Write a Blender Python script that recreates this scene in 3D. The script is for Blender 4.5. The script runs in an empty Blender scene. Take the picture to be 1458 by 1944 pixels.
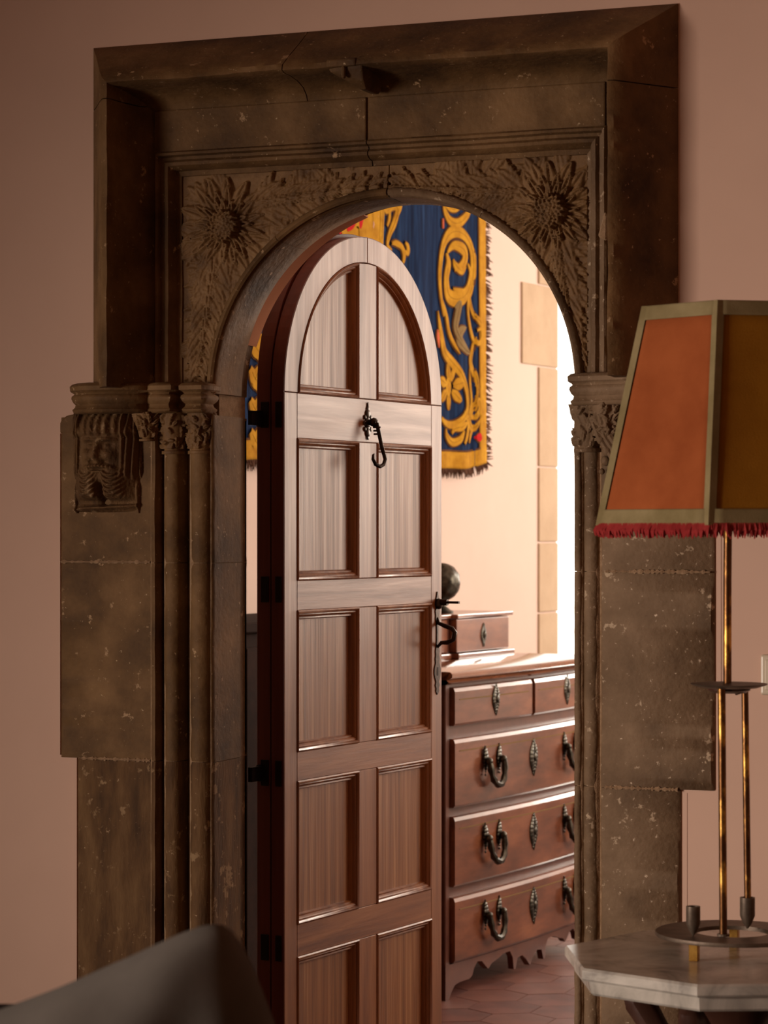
import bpy, math, random
import numpy as np
from mathutils import Vector, Matrix
random.seed(7); rng = np.random.RandomState(7)
PI = math.pi
SC = bpy.context.scene
COL = SC.collection

# ---------------------------------------------------------------- camera, light, exposure
YAW = math.radians(21.24); CAMX, CAMY, CAMZ = 1.926, -4.976, 1.45
cd = bpy.data.cameras.new('camera'); cam = bpy.data.objects.new('camera', cd); COL.objects.link(cam)
cam.location = (CAMX, CAMY, CAMZ); cam.rotation_euler = (PI/2, 0, YAW)
cd.sensor_fit = 'VERTICAL'; cd.sensor_height = 36; cd.lens = 90; cd.shift_y = 33/1944
cd.clip_end = 60
cd.dof.use_dof = True; cd.dof.focus_distance = 5.7; cd.dof.aperture_fstop = 7.5
SC.camera = cam
SC.view_settings.view_transform = 'Standard'; SC.view_settings.look = 'None'
SC.view_settings.gamma = 1; SC.view_settings.use_curve_mapping = False
SC.view_settings.exposure = 0.0
SC.cycles.use_denoising = True
SC.cycles.max_bounces = 10; SC.cycles.diffuse_bounces = 5
SC.cycles.sample_clamp_indirect = 6
w = bpy.data.worlds.new('world'); SC.world = w; w.use_nodes = True
w.node_tree.nodes['Background'].inputs[0].default_value = (1.0, .91, .80, 1)
w.node_tree.nodes['Background'].inputs[1].default_value = 2.4

def area(name, loc, target, sx, sy, power, color, spread=180):
    l = bpy.data.lights.new(name, 'AREA'); l.shape = 'RECTANGLE'; l.size = sx; l.size_y = sy
    l.energy = power; l.color = color; l.spread = math.radians(spread)
    o = bpy.data.objects.new(name, l); COL.objects.link(o); o.location = loc
    o.rotation_euler = (Vector(target)-Vector(loc)).to_track_quat('-Z', 'Y').to_euler()
    return o
# daylight through the far room's right hand window
area('far_window_daylight', (2.22, 4.0, 2.05), (0, 4.0, 2.05), 1.7, 1.7, 88, (1, .82, .66))
area('end_window_daylight', (1.25, 7.95, 2.1), (1.25, 0, 2.1), 1.0, 1.5, 150, (1, .92, .80))
# near room: window in its left wall, and an added warm fill lamp behind the camera in place of bounced light
area('near_window_daylight', (-3.3, -4.7, 1.15), (1.9, 0, .75), 1.5, 1.5, 44, (1, .85, .75), 62)
area('near_room_fill', (0.2, -7.4, 2.2), (0, 0, 1.2), 3.0, 1.8, 11.5, (1, .47, .21), 180)

# ---------------------------------------------------------------- helpers
RT = (math.cos(YAW), math.sin(YAW)); FW = (-math.sin(YAW), math.cos(YAW))
def at(px, py, Z):          # a point Z metres ahead of the camera seen at (px, py)
    X = (px-729)/4860*Z
    return (CAMX+X*RT[0]+Z*FW[0], CAMY+X*RT[1]+Z*FW[1], CAMZ-(py-1005)/4860*Z)
def wp(px, py, y=0.):       # same, on the plane at depth y of the doorway wall
    a = (px-729)/4860; rx = a*RT[0]+FW[0]; ry = a*RT[1]+FW[1]; t = (y-CAMY)/ry
    return (CAMX+t*rx, CAMZ-(py-1005)/4860*t)

class MB:
    def __init__(s): s.v = []; s.f = []
    def add(s, v, f):
        n = len(s.v); s.v += [tuple(p) for p in v]; s.f += [tuple(i+n for i in q) for q in f]; return s
    def box(s, x0, x1, y0, y1, z0, z1):
        return s.add([(x0,y0,z0),(x1,y0,z0),(x1,y1,z0),(x0,y1,z0),(x0,y0,z1),(x1,y0,z1),(x1,y1,z1),(x0,y1,z1)],
            [(0,3,2,1),(4,5,6,7),(0,1,5,4),(1,2,6,5),(2,3,7,6),(3,0,4,7)])
    def loft(s, rings, caps=True, closed=True):
        n = len(rings[0]); v = [p for r in rings for p in r]; f = []
        for k in range(len(rings)-1):
            for i in range(n if closed else n-1):
                j = (i+1) % n; f.append((k*n+i, k*n+j, (k+1)*n+j, (k+1)*n+i))
        if caps and closed: f += [tuple(range(n))[::-1], tuple(range((len(rings)-1)*n, len(rings)*n))]
        return s.add(v, f)
    def tube(s, path, rad, n=8, caps=True):
        path = [Vector(p) for p in path]; m = len(path)
        if not hasattr(rad, '__len__'): rad = [rad]*m
        rings = []; up = None
        for i, p in enumerate(path):
            t = (path[min(i+1, m-1)]-path[max(i-1, 0)]).normalized()
            if up is None: up = t.orthogonal().normalized()
            up = (up-t*up.dot(t)); up = up.normalized() if up.length > 1e-6 else t.orthogonal().normalized()
            b = t.cross(up)
            rings.append([p+(up*math.cos(2*PI*k/n)+b*math.sin(2*PI*k/n))*rad[i] for k in range(n)])
        return s.loft(rings, caps)
    def lathe(s, prof, n=24, c=(0,0,0), sx=1, sy=1):
        return s.loft([[(c[0]+r*sx*math.cos(2*PI*k/n), c[1]+r*sy*math.sin(2*PI*k/n), c[2]+z) for k in range(n)] for r, z in prof])
    def prism(s, poly, y0, y1):     # polygon in x,z pushed along y
        return s.loft([[(x, y0, z) for x, z in poly], [(x, y1, z) for x, z in poly]])
    def ball(s, c, r, sx=1, sy=1, sz=1, n=8, m=5):
        rings = [[(c[0]+r*sx*math.sin(PI*j/m)*math.cos(2*PI*k/n), c[1]+r*sy*math.sin(PI*j/m)*math.sin(2*PI*k/n), c[2]-r*sz*math.cos(PI*j/m)) for k in range(n)] for j in range(1, m)]
        rings = [[(c[0], c[1], c[2]-r*sz)]*n]+rings+[[(c[0], c[1], c[2]+r*sz)]*n]
        return s.loft(rings, False)

def obj(name, mb, mat, parent=None, smooth=False, bevel=0, label=None, kind=None, loc=None, subsurf=0, seg=1):
    me = bpy.data.meshes.new(name); me.from_pydata(mb.v, [], mb.f); me.validate()
    me.materials.append(mat)
    import bmesh
    b = bmesh.new(); b.from_mesh(me)
    bmesh.ops.remove_doubles(b, verts=b.verts, dist=1e-6)
    bmesh.ops.recalc_face_normals(b, faces=b.faces)
    b.to_mesh(me); b.free()
    if smooth:
        for p in me.polygons: p.use_smooth = True
    o = bpy.data.objects.new(name, me); COL.objects.link(o)
    if parent: o.parent = parent
    if loc: o.location = loc
    if bevel:
        md = o.modifiers.new('bevel', 'BEVEL'); md.width = bevel; md.segments = seg; md.limit_method = 'ANGLE'; md.angle_limit = math.radians(40)
    if subsurf:
        md = o.modifiers.new('sub', 'SUBSURF'); md.levels = subsurf; md.render_levels = subsurf
    if smooth is True and not subsurf:
        try: me.shade_smooth(); me.set_sharp_from_angle(angle=math.radians(45))
        except Exception: pass
    if label: o['label'] = label
    if kind: o['kind'] = kind
    return o
def thing(name, label, cat, loc=(0,0,0), rot=0, group=None, kind=None):
    o = bpy.data.objects.new(name, None); COL.objects.link(o); o.location = loc; o.rotation_euler = (0,0,rot)
    o.empty_display_size = .1
    o['label'] = label; o['category'] = cat
    if group: o['group'] = group
    if kind: o['kind'] = kind
    return o
def tag(o, label, cat, group=None):
    o['label'] = label; o['category'] = cat
    if group: o['group'] = group
    return o
def inset(poly, d):                  # move every side of a CCW polygon inwards by d
    n = len(poly); out = []
    for i in range(n):
        p0 = Vector(poly[i-1]); p1 = Vector(poly[i]); p2 = Vector(poly[(i+1) % n])
        a = (p1-p0).normalized(); b = (p2-p1).normalized()
        na = Vector((-a.y, a.x)); nb = Vector((-b.y, b.x)); m = na+nb
        k = max(m.dot(na), .25)
        out.append(tuple(p1+m*(d/k)))
    return out
def arc(cx, cz, r, a0, a1, n):
    return [(cx+r*math.cos(math.radians(a0+(a1-a0)*k/n)), cz+r*math.sin(math.radians(a0+(a1-a0)*k/n))) for k in range(n+1)]

# ---------------------------------------------------------------- materials
def mat(name, col, rough=.6, metal=0, coat=0, spec=.5):
    m = bpy.data.materials.new(name); m.use_nodes = True
    b = m.node_tree.nodes['Principled BSDF']
    b.inputs['Base Color'].default_value = (*col, 1); b.inputs['Roughness'].default_value = rough
    b.inputs['Metallic'].default_value = metal; b.inputs['Coat Weight'].default_value = coat
    b.inputs['Coat Roughness'].default_value = .25; b.inputs['Specular IOR Level'].default_value = spec
    return m
def noisy(name, cols, scale=8, detail=6, stretch=(1,1,1), rough=.8, bump=.3, bdist=.004, bscale=None, metal=0, coat=0, spots=None, spec=.5, pos=None, distort=0, coatr=.2, rv=0):
    """colours spread over a noise, optional pale spots, optional fine bump"""
    m = mat(name, cols[0], rough, metal, coat, spec); nt = m.node_tree; N = nt.nodes; L = nt.links
    b = N['Principled BSDF']; b.inputs['Coat Roughness'].default_value = coatr
    tc = N.new('ShaderNodeTexCoord'); mp = N.new('ShaderNodeMapping'); mp.inputs['Scale'].default_value = stretch
    L.new(tc.outputs['Object'], mp.inputs[0])
    nz = N.new('ShaderNodeTexNoise'); nz.inputs['Scale'].default_value = scale; nz.inputs['Detail'].default_value = detail
    nz.inputs['Roughness'].default_value = .62; nz.inputs['Distortion'].default_value = distort
    L.new(mp.outputs[0], nz.inputs['Vector'])
    cr = N.new('ShaderNodeValToRGB'); e = cr.color_ramp.elements
    pos = pos or [.3+.4*i/(len(cols)-1) for i in range(len(cols))]
    e[0].position = pos[0]; e[0].color = (*cols[0], 1); e[1].position = pos[-1]; e[1].color = (*cols[-1], 1)
    for p, c in zip(pos[1:-1], cols[1:-1]):
        q = e.new(p); q.color = (*c, 1)
    L.new(nz.outputs['Fac'], cr.inputs[0]); out = cr.outputs[0]
    if spots:
        for scol, sscale, thr in spots:
            n2 = N.new('ShaderNodeTexNoise'); n2.inputs['Scale'].default_value = sscale; n2.inputs['Detail'].default_value = 4
            n2.inputs['Roughness'].default_value = .7
            L.new(tc.outputs['Object'], n2.inputs['Vector'])
            r2 = N.new('ShaderNodeMapRange'); r2.inputs[1].default_value = thr; r2.inputs[2].default_value = thr+.05
            L.new(n2.outputs['Fac'], r2.inputs[0])
            mx = N.new('ShaderNodeMix'); mx.data_type = 'RGBA'; L.new(r2.outputs[0], mx.inputs[0]); L.new(out, mx.inputs[6]); mx.inputs[7].default_value = (*scol, 1)
            out = mx.outputs[2]
    L.new(out, b.inputs['Base Color'])
    if rv:
        mr = N.new('ShaderNodeMapRange'); mr.inputs[1].default_value = .3; mr.inputs[2].default_value = .7
        mr.inputs[3].default_value = coatr+rv; mr.inputs[4].default_value = coatr-rv*.5
        L.new(nz.outputs['Fac'], mr.inputs[0]); L.new(mr.outputs[0], b.inputs['Coat Roughness'])
        m2 = N.new('ShaderNodeMapRange'); m2.inputs[1].default_value = .35; m2.inputs[2].default_value = .65
        m2.inputs[3].default_value = coat*.7; m2.inputs[4].default_value = coat*1.15
        L.new(nz.outputs['Fac'], m2.inputs[0]); L.new(m2.outputs[0], b.inputs['Coat Weight'])
    if bump:
        n3 = N.new('ShaderNodeTexNoise'); n3.inputs['Scale'].default_value = bscale or scale*6; n3.inputs['Detail'].default_value = 6
        L.new(mp.outputs[0], n3.inputs['Vector'])
        bp = N.new('ShaderNodeBump'); bp.inputs['Strength'].default_value = bump; bp.inputs['Distance'].default_value = bdist
        L.new(n3.outputs['Fac'], bp.inputs['Height']); L.new(bp.outputs[0], b.inputs['Normal'])
    return m

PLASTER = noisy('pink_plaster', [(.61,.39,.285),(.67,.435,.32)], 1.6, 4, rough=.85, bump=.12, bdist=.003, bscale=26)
STONE = noisy('brown_sandstone', [(.058,.026,.007),(.14,.070,.022),(.25,.135,.052)], 5.5, 10, rough=.75, bump=.55, bdist=.004, bscale=70,
              spots=[((.40,.25,.13), 30, .645), ((.5,.35,.2), 95, .665)], pos=[.32,.5,.7], spec=.35)
STONE_R = noisy('grey_brown_sandstone', [(.08,.042,.017),(.17,.10,.05),(.27,.17,.095)], 5, 10, rough=.75, bump=.6, bdist=.004, bscale=85,
              spots=[((.46,.33,.21), 24, .625), ((.6,.45,.31), 80, .645)], pos=[.3,.5,.7], spec=.35)
STONE_C = noisy('carved_sandstone', [(.085,.038,.011),(.18,.09,.029),(.29,.16,.062)], 14, 8, rough=.7, bump=.5, bdist=.002, bscale=160, pos=[.3,.5,.72], spec=.4)
STONE_D = noisy('dark_stained_sandstone', [(.045,.02,.007),(.12,.058,.02),(.2,.108,.042)], 6, 9, (3,3,.8), rough=.8, bump=.5, bdist=.004, bscale=50, pos=[.3,.5,.72], spots=[((.27,.165,.08), 19, .60), ((.38,.25,.14), 75, .65)], spec=.3)
MORTAR = noisy('lime_mortar', [(.22,.125,.06),(.4,.25,.14)], 60, 5, rough=.95, bump=.6, bdist=.003)
FARP = noisy('brightened_pink_plaster', [(.64,.49,.415),(.69,.54,.465)], 1.6, 4, rough=.85, bump=.12, bdist=.003, bscale=26)  # same pink plaster, the far room's brighter light lifted into its colour
QUOIN = noisy('pale_quoin_stone', [(.44,.32,.21),(.54,.41,.28)], 4, 8, rough=.9, bump=.4)
WOOD_V = noisy('varnished_wood', [(.15,.040,.008),(.27,.088,.019),(.40,.155,.040)], 3.2, 7, (9,9,.55), rough=.48, bump=.35, bdist=.0012, bscale=14, coat=.46, coatr=.32, rv=.07, pos=[.28,.5,.74], distort=.3)
WOOD_P = noisy('varnished_panel_wood', [(.14,.041,.008),(.29,.105,.024),(.48,.235,.085)], 4.6, 6, (11,11,.3), rough=.5, bump=.8, bdist=.0016, bscale=13, coat=.46, coatr=.32, rv=.07, pos=[.3,.5,.72])
WOOD_H = noisy('varnished_rail_wood', [(.15,.040,.008),(.27,.088,.019),(.40,.155,.040)], 3.2, 7, (.6,9,10), rough=.48, bump=.35, bdist=.0012, bscale=14, coat=.46, coatr=.32, rv=.07, pos=[.28,.5,.74], distort=.4)
WOOD_EDGE = noisy('red_stained_wood', [(.085,.012,.006),(.16,.028,.012)], 3, 6, (9,9,.5), rough=.5, bump=.3, bdist=.001, bscale=20)
WOOD_C = noisy('chest_walnut', [(.06,.017,.007),(.155,.047,.02),(.27,.095,.04)], 4, 7, (.8,5,3), rough=.33, bump=.25, bdist=.001, bscale=14, coat=.6, coatr=.12, pos=[.3,.5,.72])
WOOD_T = noisy('polished_chest_top', [(.10,.03,.012),(.2,.07,.03),(.33,.13,.06)], 4, 7, (.8,5,3), rough=.22, bump=.1, bdist=.0006, bscale=14, coat=.8, coatr=.10, pos=[.32,.5,.72])
WOOD_CS = noisy('chest_frame_walnut', [(.06,.015,.008),(.13,.042,.022)], 4, 7, (2,2,2), rough=.4, bump=.2, bdist=.001, coat=.4)
WOOD_DK = noisy('dark_carved_wood', [(.03,.012,.008),(.07,.025,.014)], 8, 5, rough=.4, bump=.2, coat=.4)
IRON = noisy('wrought_iron', [(.022,.014,.01),(.06,.04,.03)], 40, 4, rough=.38, metal=.85, bump=.4, bdist=.001)
BLACKIRON = mat('hinge_iron', (.015,.008,.006), .6, .6)
BRONZE = noisy('aged_bronze', [(.022,.02,.015),(.10,.09,.07)], 60, 4, rough=.38, metal=.85, bump=.3, bdist=.001)
BRASS = noisy('worn_gilt_brass', [(.05,.02,.008),(.14,.06,.02),(.62,.33,.07)], 26, 5, (1,1,.55), rough=.38, metal=.9, bump=.2, bdist=.001, pos=[.3,.5,.62])
BRASS2 = noisy('gilt_foot', [(.35,.17,.03),(.7,.42,.1)], 40, 4, rough=.35, metal=.9, bump=.2, bdist=.001)
TIN = noisy('dull_bronze_plate', [(.09,.06,.04),(.19,.14,.10)], 30, 5, rough=.5, metal=.6, bump=.3, bdist=.001)
MARBLE = noisy('veined_marble', [(.17,.15,.13),(.47,.42,.355),(.64,.575,.49)], 7, 9, rough=.22, bump=0, pos=[.30,.46,.62], distort=1.4)
def cloth(name, a, b, sc=350):
    return noisy(name, [a, b], 9, 5, rough=.95, bump=.5, bdist=.0008, bscale=sc, spec=.1)
C_ORANGE = cloth('orange_linen', (.25,.058,.016), (.34,.088,.026))
C_OCHRE = cloth('ochre_linen', (.28,.115,.008), (.36,.155,.014))
C_BRAID = cloth('olive_braid', (.17,.125,.052), (.30,.23,.115), 500)
C_RED = cloth('red_fringe', (.26,.02,.02), (.40,.05,.045))
C_GREY = cloth('grey_upholstery', (.115,.10,.085), (.15,.13,.11), 420)
C_DARK = cloth('dark_upholstery', (.022,.012,.009), (.035,.02,.014))
T_BLUE = noisy('tapestry_blue', [(.003,.007,.026),(.006,.017,.056),(.013,.038,.105)], 6, 5, (10,1,.7), rough=.95, bump=.5, bdist=.001, bscale=90, spec=.1)
T_GOLD = noisy('tapestry_gold', [(.33,.145,.007),(.52,.27,.018)], 22, 5, rough=.9, bump=.5, bdist=.001, bscale=300, spec=.1)
T_LINE = cloth('tapestry_outline', (.075,.03,.012), (.12,.05,.02))
T_OLIVE = cloth('tapestry_olive', (.17,.11,.04), (.24,.16,.07))
T_RED = cloth('tapestry_red', (.42,.012,.015), (.52,.02,.02))
T_PINK = cloth('tapestry_pink', (.48,.27,.2), (.56,.33,.25))
T_CORAL = cloth('tapestry_coral', (.5,.1,.045), (.58,.14,.06))
T_FRINGE = cloth('tapestry_fringe', (.05,.02,.012), (.12,.055,.03))
TERRA = noisy('terracotta_tile', [(.06,.011,.006),(.11,.025,.014),(.17,.05,.03)], 5, 7, rough=.6, bump=.3, bdist=.002, coat=.14, coatr=.3)
TERRA2 = noisy('terracotta_tile_pale', [(.10,.025,.014),(.17,.055,.034)], 6, 7, rough=.6, bump=.3, bdist=.002, coat=.14, coatr=.3)
GROUT = noisy('dark_grout', [(.05,.02,.014),(.08,.035,.025)], 30, 4, rough=.95, bump=.3)
PLATE = mat('cream_plastic', (.6,.5,.36), .35)

# ---------------------------------------------------------------- near room shell
DW = .195                                        # thickness of the doorway wall
HX0, HX1, HZ = -.66, .60, 2.46                  # hole the surround is let into
m = MB(); m.box(-3.6, HX0, 0, DW, 0, 3.4); m.box(HX1, 3.2, 0, DW, 0, 3.4); m.box(HX0, HX1, 0, DW, HZ, 3.4)
wall = obj('wall_front', m, PLASTER, kind='structure')
m = MB(); m.box(-3.6, 3.2, -8, .12, -.1, 0); obj('floor', m, GROUT, kind='structure')
m = MB(); m.box(-3.6, 3.2, -8, 0, 3.4, 3.5); obj('ceiling', m, PLASTER, kind='structure')
m = MB(); m.box(-3.7, -3.6, -8, .12, 0, 3.4); obj('wall_left', m, PLASTER, kind='structure')
m = MB(); m.box(3.2, 3.3, -8, .12, 0, 3.4); obj('wall_right', m, PLASTER, kind='structure')
m = MB(); m.box(-3.6, 3.2, -8.1, -8, 0, 3.4); obj('wall_back', m, PLASTER, kind='structure')

# ---------------------------------------------------------------- stone door surround
S = thing('stone_door_surround', 'carved brown stone surround with round arch framing the open doorway', 'doorway', (0, 0, 0))
RA, ZS = .402, 1.742                           # arch radius, springing height
# masonry behind the dressed stone, with the arched opening through it
m = MB()
ring = [(RA+.012, .0)]+arc(0, ZS, RA+.012, 0, 180, 40)+[(-RA-.012, .0)]
out = [(HX1, 0)]+[(HX1, z) for z in (ZS,)]
def outer(p):
    x, z = p
    a = math.atan2(z-ZS, x); c, s_ = math.cos(a), math.sin(a)
    ks = []
    if c > 1e-6: ks.append(HX1/c)
    if c < -1e-6: ks.append(HX0/c)
    if s_ > 1e-6: ks.append((HZ-ZS)/s_)
    k = min(ks) if ks else .6
    return (k*c, ZS+k*s_)
outr = [(HX1, 0)]+[outer(p) for p in ring[1:-1]]+[(HX0, 0)]
outr[1] = (HX1, ZS); outr[-2] = (HX0, ZS)
n = len(ring)
v = [(x, .06, z) for x, z in ring]+[(x, .06, z) for x, z in outr]+[(x, DW, z) for x, z in ring]+[(x, DW, z) for x, z in outr]
f = []
for i in range(n-1):
    f += [(i, i+1, n+i+1, n+i), (2*n+i, 3*n+i, 3*n+i+1, 2*n+i+1), (i, 2*n+i, 2*n+i+1, i+1)]
m.add(v, f); obj('core_masonry', m, MORTAR, S)
# mortar bed that shows in the joints
m = MB()
v = [(x, .006, z) for x, z in [(-RA-.001, 0)]+[(-RA-.001, ZS)]]
m.box(-.70, -.53, -.002, .06, 0, 1.70); m.box(.46, .62, -.002, .06, 0, 1.70)
m.box(-.62, .56, -.004, .05, 2.25, 2.44)
obj('joint_mortar', m, MORTAR, S)

# hood mould: a profile that runs up the left side, across and down the right, cut into stones
XL, XR, ZT = -.686, .622, 2.499
HOOD = [(0, .01), (0, -.004), (.03, -.047), (.072, -.112), (.093, -.141), (.104, -.143), (.108, -.132), (.109, -.10), (.113, -.062), (.122, -.03), (.136, -.012), (.148, -.006), (.15, .03)]
from mathutils import noise as MN
def er(p, amp, sc=9):
    v = Vector(p); n1 = MN.noise_vector(v*sc); n2 = MN.noise_vector(v*sc*4.3)
    return tuple(v+Vector((n1.x, n1.y*.8, n1.z))*amp+Vector((n2.x, n2.y, n2.z))*amp*.45)
def sweep_stone(prof, p0, p1, side, matl, name, wob=.0, label=None, XL=XL, XR=XR, ZT=ZT):
    rings = []
    K = 46
    for k in range(K+1):
        t = k/K; r = []
        for o, y in prof:
            if side == 'L': a, b = p0, (ZT-o if p1 is None else p1); q = (XL+o, y, a+(b-a)*t)
            elif side == 'R': a, b = p0, (ZT-o if p1 is None else p1); q = (XR-o, y, a+(b-a)*t)
            else:
                a = XL+o if p0 is None else p0; b = XR-o if p1 is None else p1
                q = (a+(b-a)*t, y, ZT-o)
            r.append(er(q, wob*2.6 if 0 < k < K else wob) if o > 0 else q)
        rings.append(r)
    mm = MB().loft(rings)
    return obj(name, mm, matl, S, smooth=True, label=label)
G = .0012
sweep_stone(HOOD, 1.752, 2.362-G, 'L', STONE, 'hood_stone', .0008)
sweep_stone(HOOD, 2.362+G, None, 'L', STONE, 'hood_stone', .0008)
sweep_stone(HOOD, 1.752, 2.33-G, 'R', STONE, 'hood_stone', .0008)
sweep_stone(HOOD, 2.33+G, None, 'R', STONE, 'hood_stone', .0008)
sweep_stone(HOOD, None, -.178-G, 'T', STONE, 'hood_stone', .001)
sweep_stone(HOOD, -.178+G, None, 'T', STONE, 'hood_stone', .001)
# flat lintel band: two long blocks
ZL0, ZL1 = 2.258, 2.352
for a, b in ((-.536, -.044), (-.040, .474)):
    m = MB(); K = 14
    m.box(a, b, -.012, .05, ZL0, ZL1); obj('lintel_block', m, STONE, S, bevel=.003, seg=2)
# inner moulding round the carved panels
IM = [(0, .02), (0, -.016), (.004, -.020), (.009, -.018), (.012, -.006), (.018, -.004), (.024, -.012), (.031, -.012), (.037, -.002), (.040, .014), (.050, .018), (.052, .035)]
kw = dict(XL=-.533, XR=.478, ZT=2.262)
IMT = [(0, .02), (0, -.014), (.003, -.019), (.012, -.022), (.020, -.016), (.028, .004), (.034, .010), (.046, .014), (.050, .03)]
sweep_stone(IM, 1.752, None, 'L', STONE, 'inner_moulding', .0005, **kw)
sweep_stone(IM, 1.752, None, 'R', STONE_R, 'inner_moulding', .0005, **kw)
sweep_stone(IM, None, -.040-G, 'T', STONE, 'inner_moulding', .0005, **kw)
sweep_stone(IM, -.040+G, None, 'T', STONE, 'inner_moulding', .0005, **kw)

# ---- carved panels: relief heights worked out on a grid
def stamp(H, X, Z, cx, cz, ang, ln, wd, h, curve=0., serr=0., rib=.4, tip=.8):
    c, s_ = math.cos(ang), math.sin(ang)
    dx = X-cx; dz = Z-cz
    u = (dx*c+dz*s_)/ln; vv = (-dx*s_+dz*c)
    ok = (u > 0) & (u < 1)
    uc = np.clip(u, 1e-4, .9999)
    vv = vv-curve*ln*uc**2
    wl = wd*np.sin(PI*uc**tip)**.7*(1+serr*np.sin(uc*26))
    q = np.clip(1-(vv/np.maximum(wl, 1e-5))**2, 0, 1)
    val = h*np.sqrt(q)*(.55+.6*uc-.35*uc**4)*(1-rib*np.exp(-(vv/np.maximum(wl, 1e-5))**2*22))
    return np.maximum(H, np.where(ok, val, 0))
def relief_obj(name, X, Z, H, keep, matl, parent, y0=.02, label=None, back=.03):
    nz, nx = X.shape
    idx = -np.ones((nz, nx), int); vs = []; fs = []
    for j in range(nz):
        for i in range(nx):
            if keep[j, i]: idx[j, i] = len(vs); vs.append((X[j, i], y0-H[j, i], Z[j, i]))
    edge = {}
    for j in range(nz-1):
        for i in range(nx-1):
            q = (idx[j, i], idx[j, i+1], idx[j+1, i+1], idx[j+1, i])
            if min(q) >= 0:
                fs.append(tuple(int(t) for t in q))
                for k in range(4):
                    e = (q[k], q[(k+1) % 4]); r = (e[1], e[0])
                    if r in edge: del edge[r]
                    else: edge[e] = 1
    bk = {}
    for a, b in list(edge):
        for t in (a, b):
            if t not in bk:
                bk[t] = len(vs); vs.append((vs[t][0], y0+back, vs[t][2]))
        fs.append((int(a), int(bk[a]), int(bk[b]), int(b)))
    mm = MB(); mm.v = vs; mm.f = fs
    return obj(name, mm, matl, parent, smooth=2, label=label)
RO = RA+.020
def spandrel(x0, x1, side):
    st = .0021
    xs = np.arange(x0, x1+st/2, st); zs = np.arange(1.757, 2.214, st)
    X, Z = np.meshgrid(xs, zs); R = np.random.RandomState(3 if side < 0 else 5)
    wv = .006*(np.sin(X*55)*np.sin(Z*47+1))
    H = np.zeros_like(X)+.002
    fx = -.377 if side < 0 else .352; fz = 2.098
    sg = -side                                    # +1: garland runs to the right from the left flower
    def leaf(bx, bz, a, ln, wd, h, **k):
        nonlocal H
        # an acanthus leaf: a main blade plus smaller lobes along it
        H = stamp(H, X, Z, bx, bz, a, ln, wd, h, **k)
        for q in (.25, .45, .65):
            for t in (-1, 1):
                H = stamp(H, X, Z, bx+math.cos(a)*ln*q, bz+math.sin(a)*ln*q, a+t*.75, ln*.42, wd*.34, h*.9, curve=-t*.2, rib=.2)
    # garland along the top and down the side
    path_top = [(fx+sg*(.06+t*.335), fz+.045+.028*t-.0*t) for t in np.linspace(0, 1, 11)]
    for k, (x, z) in enumerate(path_top):
        sc = 1-.055*k
        for t in (-1, 1):
            a = (0 if sg > 0 else PI)+sg*t*(.62+R.rand()*.25)
            lim = .092 if t < 0 else .075
            leaf(x, z, a, lim*sc*(.85+.3*R.rand()), .019*sc, .013+.005*R.rand(), curve=-sg*t*.18, serr=.15)
        leaf(x, z, (0 if sg > 0 else PI)+.1*t, .055*sc, .010*sc, .021, rib=.5)
    for k in range(11):
        t_ = k/10; z = fz-.055-t_*.27; x = fx-sg*(.030+.042*t_) if side < 0 else fx+(.012+.042*t_)
        sc = 1-.058*k
        for t in (-1, 1):
            a = -PI/2+t*(.6+R.rand()*.25)
            leaf(x, z, a, .086*sc*(.8+.35*R.rand()), .018*sc, .012+.005*R.rand(), curve=-t*.18, serr=.15)
        leaf(x, z, -PI/2, .05*sc, .010*sc, .020, rib=.5)
    for k in range(18):
        an = R.rand()*2*PI; leaf(fx+math.cos(an)*.075, fz+math.sin(an)*.075, an+(R.rand()-.5)*1.6, .045+.02*R.rand(), .014, .008+.004*R.rand(), curve=(R.rand()-.5)*.5)
    for k in range(26):
        an = math.radians((98+R.rand()*70) if side < 0 else (12+R.rand()*70)); rr_ = RO+.012+.05*R.rand()
        leaf(rr_*math.cos(an), ZS+rr_*math.sin(an), an+(R.rand()-.5)*2.4, .06+.02*R.rand(), .015, .008+.005*R.rand(), curve=(R.rand()-.5)*.5)
    # big leaves that fill the haunch below the flower
    for k in range(9):
        a = (-.15-.16*k) if side < 0 else (PI+.15+.16*k)
        leaf(fx+math.cos(a)*.06, fz+math.sin(a)*.06, a, .12+.03*R.rand(), .022, .013, curve=.12*(1 if k % 2 else -1), serr=.2)
    # the flower: three rings of petals and a seeded boss
    for ringn, (n_, r0, ln, wd, h) in enumerate(((17, .042, .066, .017, .016), (16, .034, .050, .0115, .022), (16, .026, .036, .009, .028))):
        for k in range(n_):
            a = 2*PI*(k+.5*ringn)/n_+R.rand()*.12
            H = stamp(H, X, Z, fx+math.cos(a)*r0, fz+math.sin(a)*r0, a, ln*(.85+.3*R.rand()), wd, h, curve=.25*(R.rand()-.5), rib=.55)
    d = np.hypot(X-fx, Z-fz)
    H = np.maximum(H, np.where(d < .036, .027+.008*np.cos(d/.036*PI/2)-.010*(d > .031), 0))
    for k in range(60):
        r_ = .034*math.sqrt((k+.5)/60); a = k*2.39996
        dd = np.hypot(X-fx-r_*math.cos(a), Z-fz-r_*math.sin(a)); H = np.maximum(H, np.where(dd < .0040, .033+.006*np.sqrt(np.clip(1-(dd/.0040)**2, 0, 1)), 0))
    H = H*(.93+.14*rng.rand(*H.shape))
    keep = (np.hypot(X, Z-ZS) > RO-.002)
    H = np.where(keep, H, 0)
    relief_obj('carved_spandrel', X, Z, H, keep, STONE_C, S, .024,
               'relief of a large flower head with leafy garlands '+('above the door hinge side' if side < 0 else 'on the lamp side'))
spandrel(-.484, -.0062, -1)
spandrel(-.0035, .430, 1)

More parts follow.
